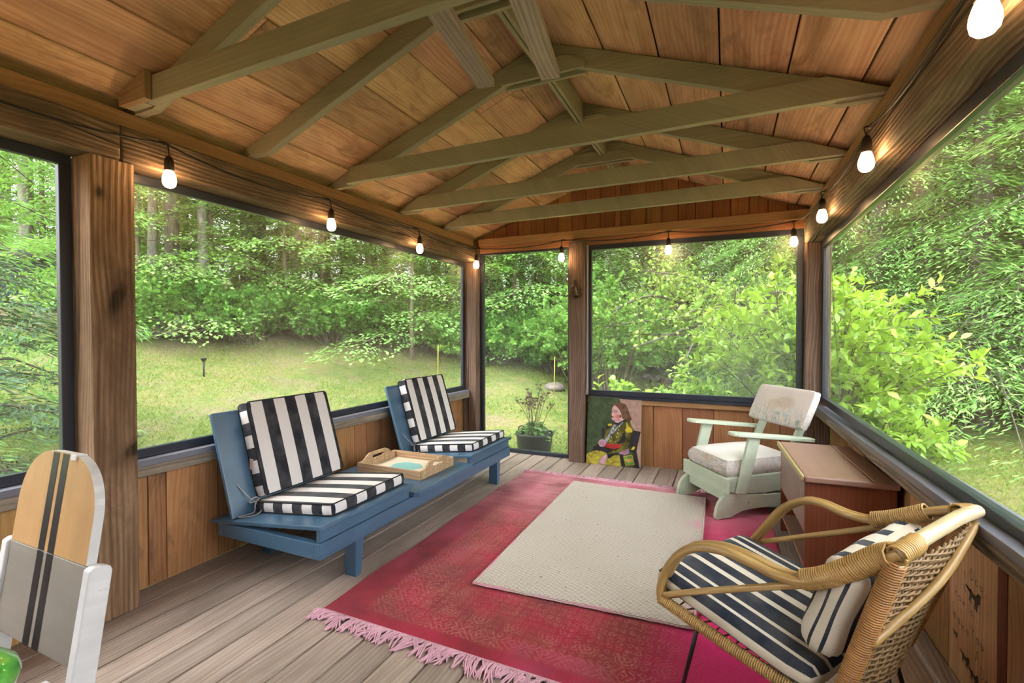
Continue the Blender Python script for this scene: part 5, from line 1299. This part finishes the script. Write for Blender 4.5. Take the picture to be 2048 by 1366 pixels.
P_['beech'] = spray_tree('beech_tree', '', 8.5, .05, .35, 2.7, 46, 440, .085, .029, 'beech', 'bark_t', .34, .16, .35, .5, seed=2)
P_['hemlock'] = spray_tree('hemlock_tree', '', 12., .16, .7, 2.9, 92, 760, .090, .0100, 'hemlock', 'bark_d', .48, .16, .35, .8, .45, seed=3, conif=True, wid=.30)
P_['spruce'] = spray_tree('spruce_tree', '', 13., .18, .9, 2.7, 86, 680, .090, .0100, 'spruce', 'bark_d', .40, .10, .35, .85, .5, seed=4, conif=True, wid=.28)
P_['near'] = spray_tree('hemlock_tree', '', 8., .11, .5, 2.5, 74, 820, .085, .0085, 'hemlock', 'bark_d', .48, .16, .3, .7, .45, seed=13, conif=True, wid=.30)
P_['low'] = spray_tree('hemlock_tree', '', 2.2, .05, .1, 1.5, 34, 700, .085, .0085, 'bluegreen', 'bark_d', .25, .16, .3, .6, .45, seed=14, conif=True, wid=.34)
P_['tall'] = spray_tree('forest_tree', '', 15., .19, 4.2, 3.6, 48, 360, .13, .052, 'maple', 'bark_d', .32, .25, .8, .45, seed=5)
P_['tallg'] = spray_tree('forest_tree', '', 14.5, .14, 4.6, 3.4, 46, 360, .13, .05, 'beech', 'bark_g', .32, .25, .8, .45, seed=6, lean=.25)
used = set()
def put(kind, phi, d, s=1., label='', group=None, rz=None, dz=0.):
    x, y, z = polar(phi, d); first = kind not in used; used.add(kind)
    return place(P_[kind], x, y, z + dz, random.uniform(0, 6.28) if rz is None else rz, s, label, group, first)
def jit(a): return a + random.uniform(-1.2, 1.2)
# --- woods beyond the left lawn
for i, phi in enumerate((65, 61.6, 55.6, 50.3, 45.5, 41)):
    k = ('maple', 'beech')[i % 2]
    put(k, jit(phi), random.uniform(12.6, 14.2), random.uniform(.85, 1.1), {'maple': 'bright green layered maple at the edge of the woods beyond the left lawn', 'beech': 'pale green layered beech at the edge of the woods beyond the left lawn'}[k], 'edge trees beyond the left lawn')
for px, d, s, k in ((303, 13.4, .8, 'tallg'), (347, 12.8, .85, 'tall'), (412, 12.9, .8, 'tallg'), (494, 13.6, .75, 'tall'), (517, 14.4, 1.2, 'tall'), (592, 14.8, 1., 'tallg'), (650, 19, 1.2, 'tall'), (690, 16.5, .9, 'tall'), (735, 18, .9, 'tallg'), (240, 16., 1., 'tall'), (60, 17., 1.1, 'tallg')):
    phi = 24.33 - math.degrees(math.atan((px - 1024) / 951.5)); put(k, phi, d, s, {'tall': 'tall dark trunked tree standing in the woods beyond the left lawn', 'tallg': 'tall pale trunked tree standing in the woods beyond the left lawn'}[k], 'tall trunks beyond the left lawn')
for i, phi in enumerate(range(34, 76, 4)):
    k = ('hemlock', 'maple', 'spruce', 'beech')[i % 4]
    put(k, jit(phi), random.uniform(16.5, 20), random.uniform(1., 1.3), {'hemlock': 'dark feathery hemlock deep in the woods beyond the left lawn', 'spruce': 'dark spruce deep in the woods beyond the left lawn', 'maple': 'green maple deep in the woods beyond the left lawn', 'beech': 'pale beech deep in the woods beyond the left lawn'}[k], 'woods beyond the left lawn')
for i, phi in enumerate(range(30, 82, 4)):
    put(('tall', 'hemlock', 'tallg', 'spruce')[i % 4], jit(phi), random.uniform(23, 30), random.uniform(1.1, 1.4), 'far tree in the back of the woods beyond the left lawn', 'far woods on the left')
put('beech', 36.2, 11.3, 1.0, 'pale layered beech reaching over the lawn, behind the far bench seat', None, 2.1)
put('maple', 31.2, 12.6, .95, 'green maple just left of the corner post by the doorway', None)
put('tall', 31.6, 13.6, 1.0, 'dark trunked tree close to the corner post by the doorway', None)
put('near', 77.5, 6.6, .95, 'feathery hemlock with low sweeping branches outside the nearest left window', None, .5, -.2)
put('low', 75.5, 5.9, 1.0, 'low blue green conifer below the hemlock at the left edge', None)
# --- behind the doorway and the end window
for i, (phi, d, k) in enumerate(((27, 13.2, 'hemlock'), (24, 12.8, 'maple'), (21, 13.6, 'spruce'), (18, 12.6, 'beech'), (15, 14.2, 'hemlock'))):
    put(k, phi, d, 1.0, {'hemlock': 'dark feathery hemlock behind the doorway', 'maple': 'green maple behind the doorway', 'spruce': 'dark spruce behind the doorway', 'beech': 'pale beech behind the doorway'}[k], 'trees behind the doorway')
for i, (phi, d, k) in enumerate(((11, 14.5, 'hemlock'), (7.5, 13.5, 'spruce'), (4, 13.8, 'hemlock'), (.5, 14.5, 'beech'), (-3, 13., 'spruce'), (-6.5, 12.5, 'hemlock'))):
    put(k, phi, d, 1.05, {'hemlock': 'dark hemlock filling the view behind the end window', 'spruce': 'dark spruce filling the view behind the end window', 'beech': 'pale beech filling the view behind the end window'}[k], 'trees behind the end window')
for i, phi in enumerate(range(-8, 32, 4)):
    put(('tall', 'maple', 'hemlock', 'spruce')[i % 4], jit(phi), random.uniform(18, 22), 1.25, 'background tree far behind the end wall windows', 'far woods straight ahead')
for i, phi in enumerate(range(-12, 30, 5)):
    put(('hemlock', 'tallg', 'spruce')[i % 3], jit(phi), random.uniform(26, 31), 1.4, 'farthest tree behind the end wall windows', 'farthest woods straight ahead')
# --- right of the porch
for i, (phi, d, s, k) in enumerate(((-9.5, 11.2, 1.0, 'hemlock'), (-13, 10.4, 1.05, 'hemlock'), (-16.5, 11.0, 1.1, 'hemlock'), (-20, 10.2, 1.05, 'hemlock'), (-23.5, 10.6, 1.1, 'hemlock'), (-27, 10.2, 1.05, 'hemlock'))):
    put(k, phi, d, s, 'feathery hemlock with layered drooping branches outside the clear right window', 'hemlocks beyond the right window')
for i, phi in enumerate(range(-34, -8, 4)):
    put(('tall', 'maple', 'hemlock', 'tallg')[i % 4], jit(phi), random.uniform(15, 18), 1.15, 'woodland tree farther out beyond the right window', 'woods beyond the right window')
for i, phi in enumerate(range(-36, -8, 5)):
    put(('hemlock', 'tall', 'spruce')[i % 3], jit(phi), random.uniform(22, 27), 1.35, 'farthest tree beyond the right window', 'far woods on the right')

for i, phi in enumerate(np.arange(-35, -7, 3.)):
    put(('spruce', 'hemlock', 'maple')[i % 3], jit(phi), random.uniform(13, 14.5), 1.1, ('dark spruce in the second row beyond the right window', 'hemlock in the second row beyond the right window', 'green maple in the second row beyond the right window')[i % 3], 'second row beyond the right window')
for i, phi in enumerate(np.arange(-6, 72, 4.5)):
    put(('spruce', 'hemlock')[i % 2], jit(phi), random.uniform(32, 36), 1.6, ('tall spruce on the skyline of the woods', 'tall hemlock on the skyline of the woods')[i % 2], 'skyline trees')
# --- understory shrubs
def shrub(name, label, cat, R, H, n, LL, LW, mat, seed, stems=14, group=None, six=False, arch=.35, lo=.25, shell=.5):
    rg = np.random.default_rng(seed); root = thing(name, label, cat, (0, 0, 0), group); mb = MB(); C, D, U, L, W = [], [], [], [], []
    for i in range(stems):
        a = rg.uniform(0, 6.283); q = rg.uniform(0, 1) ** .6; hh = H * rg.uniform(.7, 1.05) * (1 - .38 * q * q); e = V(R * q * math.cos(a), R * q * math.sin(a), hh)
        b = V(.18 * R * q * math.cos(a + .3), .18 * R * q * math.sin(a + .3), -.05); m_ = lerp(b, e, .5) + V(0, 0, hh * arch * .35) + rg.normal(0, .03 * R, 3)
        P = smooth_path([b, m_, e], 6); mb.tube(P, np.linspace(.011, .003, len(P)) * (.6 + .4 * R), 5)
        tw = []
        for j in range(5):
            t0 = rg.uniform(.35, .95); p0 = P[int(t0 * (len(P) - 1))]; dd = nrm(V(rg.normal(0, 1), rg.normal(0, 1), rg.uniform(-.1, .9)) + V(math.cos(a), math.sin(a), 0) * .7); Lt = R * rg.uniform(.16, .42)
            tw.append((p0, p0 + dd * Lt)); mb.tube([p0, p0 + dd * Lt], .0028 * (.5 + .5 * R), 4)
        tw.append((lerp(P[0], P[-1], .55), P[-1]))
        k = n // stems
        for j in range(k):
            p0, p1 = tw[int(rg.integers(0, len(tw)))]; t0 = rg.uniform(lo, 1.02) if j % 7 else 1.; ax = nrm(p1 - p0); ph = rg.uniform(0, 6.283)
            o1 = nrm(np.cross(ax, V(.3, .2, 1))); o2 = np.cross(ax, o1); rad = o1 * math.cos(ph) + o2 * math.sin(ph)
            C.append(lerp(p0, p1, t0) + rad * .004); dv = ax * rg.uniform(.25, 1.0) + rad * rg.uniform(.5, 1.0) + V(0, 0, rg.normal(.05, .25)); D.append(dv); U.append(V(rg.normal(0, .4), rg.normal(0, .4), 1)); sc = rg.uniform(.6, 1.2); L.append(LL * sc); W.append(LW * sc)
    st_ = mb.build('stems', M['bark_t']); st_.parent = root
    link('foliage', leaf_mesh(name + '_foliage', C, D, U, L, W, M[mat], .22, six), root); return root
P_['under'] = shrub('woodland_shrub', '', 'shrub', 1.15, 1.25, 4600, .095, .036, 'under', 11, 26)
P_['under2'] = shrub('woodland_shrub', '', 'shrub', 1.3, 1.0, 4400, .10, .038, 'maple', 12, 24)
for i, phi in enumerate(np.arange(27, 68, 2.3)):
    put(('under', 'under2')[i % 2], phi + random.uniform(-.8, .8), random.uniform(11.7, 12.9), random.uniform(.8, 1.15), ('rounded woodland shrub at the edge of the left lawn', 'low spreading woodland shrub at the edge of the left lawn')[i % 2], 'shrubs along the left lawn')
for i, phi in enumerate((29.5, 26.5, 24.2, 21.8, 19.2, 17., 25.5, 20.5)):
    put(('under', 'under2')[i % 2], phi, 11.2 + (i > 5) * 1.3 + random.uniform(-.3, .5), random.uniform(.85, 1.2), ('rounded shrub at the end of the grass behind the doorway', 'low spreading shrub at the end of the grass behind the doorway')[i % 2], 'shrubs behind the doorway')
for i, (phi, d) in enumerate(((9, 13), (5, 12.6), (1.5, 12.2), (-4, 10.8), (-9.5, 9.4))):
    put(('under', 'under2')[i % 2], phi, d, 1.1, ('rounded shrub below the trees behind the end window', 'low spreading shrub below the trees behind the end window')[i % 2], 'shrubs behind the end window')
for i, (phi, d) in enumerate(((-13, 9.6), (-16.5, 10.3), (-20.5, 10.6), (-24, 10.4))):
    put(('under2', 'under')[i % 2], phi, d, .7, ('low shrub under the hemlocks beyond the right window', 'small rounded shrub under the hemlocks beyond the right window')[i % 2], 'shrubs beyond the right window')
x, y, z = polar(12.6, 9.6); place(shrub('thicket', 'rounded blue green thicket at the left side of the end window view', 'shrub', 1.35, 2.5, 7800, .085, .034, 'under', 21, 46), x, y, z, 0, 1, None, None, True)
x, y, z = polar(15.8, 9.9); place(shrub('thicket', 'second rounded thicket half hidden by the bell post', 'shrub', 1.2, 2.2, 6600, .085, .034, 'under', 22, 40), x, y, z, 0, 1, None, None, True)
# bright bush at the right corner
place(shrub('leafy_bush', 'large bright yellow green bush growing against the right corner of the porch', 'bush', 1.15, 2.1, 8200, .105, .026, 'bushleaf', 31, 74, None, True, .5, .2), .80, 5.80, -.30, 0, 1, None, None, True)
place(shrub('leafy_bush', 'smaller bright yellow green bush in front of the clear right window', 'bush', .5, .9, 1800, .10, .025, 'bushleaf', 32, 34, None, True, .5, .2), 1.22, 4.98, -.30, 0, 1, None, None, True)
place(shrub('leafy_bush', 'low bright yellow green bush below the middle of the end window', 'bush', .8, .95, 2000, .105, .027, 'bushleaf', 33, 24, None, True, .5, .2), -.25, 6.3, -.30, 0, 1, None, None, True)
for i, (px, d, lb) in enumerate(((1213, 6.6, 'leftmost young plant with broad yellow green leaves outside the end window'), (1262, 6.9, 'middle young plant with broad yellow green leaves outside the end window'), (1305, 6.7, 'right young plant with broad yellow green leaves outside the end window'))):
    phi = 24.33 - math.degrees(math.atan((px - 1024) / 951.5)); x, y, z = polar(phi, d)
    place(shrub('young_plant', lb, 'plant', .34, .95 - .08 * i, 130, .14, .058, 'bushleaf', 40 + i, 6, 'young plants below the end window', True, .3, .55), x, y, z, 0, 1, None, None, True)
# crooked apple tree
rg = np.random.default_rng(51); root = thing('apple_tree', 'crooked dark trunked apple tree with yellow green leaves behind the end window', 'tree', (0, 0, 0))
mb = MB(); TR = smooth_path([(.55, .1, -.1), (.40, .05, .75), (.10, 0, 1.35), (-.10, .0, 1.65)], 6); mb.tube(TR, np.linspace(.10, .065, len(TR)), 9)
C, D, U, L, W = [], [], [], [], []
for i in range(46):
    a = rg.uniform(0, 6.283); b0 = V(TR[-1]) if i % 3 else V(TR[-7]); Lb = rg.uniform(.9, 2.3); el = rg.uniform(-.12, .75); d = V(math.cos(a) * math.cos(el), math.sin(a) * math.cos(el), math.sin(el))
    e = b0 + d * Lb + V(0, 0, -.1 * Lb); m_ = lerp(b0, e, .5) + rg.normal(0, .14, 3) + V(0, 0, .12); P = smooth_path([b0, m_, e], 6); mb.tube(P, np.linspace(.036, .006, len(P)), 5)
    for j in range(6):
        q0 = P[int(rg.integers(4, len(P)))]; q1 = q0 + rg.normal(0, .2, 3) + V(0, 0, .05); mb.tube([q0, q1], .005, 4)
        for k in range(24):
            c = lerp(q0, q1, rg.uniform(.1, 1.1)) + rg.normal(0, .05, 3); C.append(c); D.append(rg.normal(0, 1, 3)); U.append(V(rg.normal(0, .5), rg.normal(0, .5), 1)); sc = rg.uniform(.6, 1.2); L.append(.085 * sc); W.append(.03 * sc)
mb.build('trunk', M['bark_d']).parent = root
link('crown', leaf_mesh('apple_crown', C, D, U, L, W, M['apple']), root)
x, y, z = polar(.6, 9.3); place(root, x, y, z, .2, 1.0, None, None, True)
# dead lower branches under the right hemlocks
mb = MB()
for i in range(70):
    phi = random.uniform(-26, -12); d = random.uniform(9.4, 10.6); x, y, z = polar(phi, d); p = V(x, y, z + random.uniform(.5, 2.2)); q = p + V(random.gauss(0, .5), random.gauss(-.5, .3), random.uniform(-.7, .1)); mb.tube(smooth_path([p, lerp(p, q, .5) + V(random.gauss(0, .08), 0, .06), q], 4), .007, 4)
    for k in range(4):
        s0 = lerp(p, q, random.uniform(.3, 1)); mb.tube([s0, s0 + V(random.gauss(0, .16), random.gauss(0, .16), random.gauss(-.08, .12))], .004, 3)
tag(mb.build('dead_branches', M['bark_g']), 'bare grey dead twigs hanging under the hemlocks beyond the right window', 'branches', None, 'stuff')
mb = MB(); x, y, z = polar(60.2, 11.6)
for i in range(110):
    p = V(x + random.gauss(0, .32), y + random.gauss(0, .32), z + .02 + abs(random.gauss(0, .16))); a = random.uniform(0, 6.28); l = random.uniform(.25, .6); q = p + V(math.cos(a) * l, math.sin(a) * l, random.uniform(-.05, .3)); mb.tube([p, lerp(p, q, .5) + V(0, 0, .03), q], [.009, .007, .003], 4)
tag(mb.build('brush_pile', M['bark_g']), 'heap of bare grey sticks at the woods edge beyond the left lawn', 'brush pile', None, 'stuff')
# grass
def grass():
    rg = np.random.default_rng(61); C, D, U, L, W = [], [], [], [], []
    n = 0
    while n < 60000:
        phi = rg.uniform(-34, 80); d = rg.uniform(4.6, 12.0)
        x, y, z = polar(phi, d)
        if -2.75 < x < .95 and y < 4.75: continue
        if math.sin(x * 1.7 + y * .6) + math.sin(y * 2.3 - x) + rg.normal(0, .8) < -.2: continue
        C.append((x, y, z - .005)); a = rg.uniform(0, 6.283); D.append((.6 * math.cos(a), .6 * math.sin(a), rg.uniform(.45, 1.1))); U.append((math.cos(a + 1.2), math.sin(a + 1.2), .3)); L.append(rg.uniform(.025, .075)); W.append(rg.uniform(.004, .009)); n += 1
    return leaf_mesh('grass_blades', C, D, U, L, W, M['grass'])
M['grass'] = leaf('grass_blade', (.12, .20, .035), (.28, .33, .09), .35, .5)
o = bpy.data.objects.new('lawn_grass', grass()); COL.objects.link(o); tag(o, 'short mixed grass growing over the lawn around the porch', 'grass', None, 'stuff')
# shed, stakes, edging
M['shed'] = wood('dark_blue_shed_board', (.022, .027, .045), (.035, .042, .065), (.05, .06, .085), fine=20, knots=0, var=.2)
x, y, z = polar(68.2, 15.0); sh = thing('garden_shed', 'dark blue shed half hidden by the hemlock beyond the nearest left window', 'shed', (x, y, z))
ca = math.atan2(-y, -x); sx_ = V(-math.sin(ca), math.cos(ca), 0); sy_ = V(-math.cos(ca), -math.sin(ca), 0)
def SP(a, b, c): return V(x, y, z - .25) + sx_ * a + sy_ * b + V(0, 0, c)
mb = MB()
for i in range(10):
    mb.hexa([SP(-1.0 + .2 * i + q, b, c) for c in (0, 1.3) for b in (0, .02) for q in (.004, .196)], 2)
mb.build('front_wall', M['shed'], sh)
mb = MB(); mb.hexa([SP(a, b, c) for c in (0, 1.28) for b in (.025, 1.6) for a in (-.98, .98)], 2); mb.build('body', M['shed'], sh)
mb = MB(); mb.hexa([SP(a, b, 1.31 + (.35 if k else 0) + h) for h in (0, .05) for k, b in enumerate((-.15, 1.8)) for a in (-1.15, 1.15)], 0); mb.build('roof', M['shingle'], sh)
x, y, z = polar(57.3, 9.55); sk_ = thing('path_light', 'small black stake light standing on the left lawn', 'garden light', (x, y, z))
mb = MB(); mb.tube([V(x, y, z - .05), V(x, y, z + .29)], .014, 8); mb.build('stake', M['iron'], sk_)
mb = MB(); mb.lathe([(.030, .265), (.034, .29), (.046, .30), (.046, .318), (.01, .325)], (x, y, z), 14); mb.build('lamp_head', M['iron'], sk_)
M['yellow'] = plain('yellow_rod', (.55, .42, .06), .5)
for px, d, lb in ((875, 9.6, 'thin yellow marker rod on the lawn, left of the doorway'), (1108, 9.2, 'thin yellow marker rod in the grass behind the doorway')):
    phi = 24.33 - math.degrees(math.atan((px - 1024) / 951.5)); x, y, z = polar(phi, d); mb = MB(); mb.tube([V(x, y, z - .05), V(x + .015, y, z + .72)], .008, 6); tag(mb.build('marker_rod', M['yellow']), lb, 'marker rod', 'yellow marker rods')
M['rust'] = plain('rusty_iron', (.16, .075, .045), .8); M['stone'] = plain('pinkish_stone', (.20, .165, .155), .9, 0, .2, .6)
x, y, z = polar(6.6, 9.8); eg = thing('garden_edging', 'rusty iron hoop edging at the garden bed outside the end window', 'edging', (x, y, z))
for k in range(2):
    c = V(x + .24 * k, y, z); mb = MB(); mb.tube([c + V(0, 0, -.05), c + V(0, 0, .52)], .012, 6); mb.tube([c + V(.06 * math.cos(a), 0, .40 + .09 * math.sin(a)) for a in np.linspace(0, 6.28, 14)], .008, 5, closed=True); mb.build('hoop', M['rust'], eg)
x, y, z = polar(4.6, 11.6)
for k in range(9):
    c = V(x - .8 + .25 * k, y + random.uniform(-.05, .05), ground(x - .8 + .25 * k, y) + .07); mb = MB(); r = [random.uniform(.8, 1.1) for _ in range(4)]
    mb.lathe([(.04 * r[0], -.09), (.10 * r[1], -.04), (.105 * r[2], .03), (.06 * r[3], .08), (.01, .09)], c, 8); tag(mb.build('bed_stone', M['stone']), 'pinkish stone in the row edging the far garden bed behind the end window', 'stone', 'stones of the garden bed')
x, y, z = polar(19.2, 9.6); mb = MB(); mb.lathe([(.16, -.08), (.24, .0), (.20, .07), (.09, .11), (.01, .12)], (x, y, z + .03), 9); tag(mb.build('rock', M['stone'], sub=1), 'grey rock in the grass behind the doorway, right side', 'rock')

# ------------------------------------------------------------------ light and camera
def lamp_light():
    pass
w = bpy.data.worlds.new('World'); SC.world = w; w.use_nodes = True; nt = w.node_tree; nt.nodes.clear()
bg = nt.nodes.new('ShaderNodeBackground'); wo = nt.nodes.new('ShaderNodeOutputWorld'); tc = nt.nodes.new('ShaderNodeTexCoord'); sp = nt.nodes.new('ShaderNodeSeparateXYZ')
cr = nt.nodes.new('ShaderNodeValToRGB'); cr.color_ramp.elements[0].position = .42; cr.color_ramp.elements[0].color = (.30, .33, .32, 1); cr.color_ramp.elements[1].position = .72; cr.color_ramp.elements[1].color = (.93, .97, 1., 1)
mp = nt.nodes.new('ShaderNodeMapRange'); mp.inputs[1].default_value = -1; mp.inputs[2].default_value = 1
nt.links.new(tc.outputs['Generated'], sp.inputs[0]); nt.links.new(sp.outputs[2], mp.inputs[0]); nt.links.new(mp.outputs[0], cr.inputs[0]); nt.links.new(cr.outputs[0], bg.inputs[0]); nt.links.new(bg.outputs[0], wo.inputs[0]); bg.inputs[1].default_value = 5.2
sun = bpy.data.lights.new('overcast_sun', 'SUN'); sun.energy = 4.6; sun.angle = math.radians(50); sun.color = (1., .97, .90)
so_ = bpy.data.objects.new('overcast_sun', sun); COL.objects.link(so_); so_.rotation_euler = (math.radians(28), math.radians(-22), 0)

cam = bpy.data.cameras.new('camera'); cam.sensor_width = 36; cam.sensor_fit = 'HORIZONTAL'; cam.lens = 951.518 / 2048 * 36; cam.clip_start = .02; cam.clip_end = 200
co = bpy.data.objects.new('camera', cam); COL.objects.link(co)
def camrot():
    yaw, pitch, roll = 4.24718514e-01, 1.58642103e-02, -1.03333589e-03; c, s = np.cos, np.sin
    B = np.array([[1, 0, 0], [0, 0, -1], [0, 1, 0]], float); Ry = np.array([[c(yaw), s(yaw), 0], [-s(yaw), c(yaw), 0], [0, 0, 1]])
    P = np.array([[1, 0, 0], [0, c(pitch), -s(pitch)], [0, s(pitch), c(pitch)]]); Q = np.array([[c(roll), -s(roll), 0], [s(roll), c(roll), 0], [0, 0, 1]])
    return Q @ P @ B @ Ry
R_ = camrot(); m = Matrix.Identity(4)
for i in range(3): m[i][0] = R_[0][i]; m[i][1] = -R_[1][i]; m[i][2] = -R_[2][i]; m[i][3] = (0, 0, 1.2)[i]
co.matrix_world = m; SC.camera = co
SC.view_settings.view_transform = 'Standard'; SC.view_settings.look = 'None'; SC.view_settings.gamma = 1; SC.view_settings.exposure = .75; SC.view_settings.use_curve_mapping = False
cy = SC.cycles; cy.use_adaptive_sampling = True; cy.adaptive_threshold = .14; cy.adaptive_min_samples = 12; cy.use_light_tree = False; cy.max_bounces = 5; cy.diffuse_bounces = 4; cy.glossy_bounces = 2; cy.transmission_bounces = 3; cy.transparent_max_bounces = 10; cy.caustics_reflective = False; cy.caustics_refractive = False; cy.sample_clamp_indirect = 4
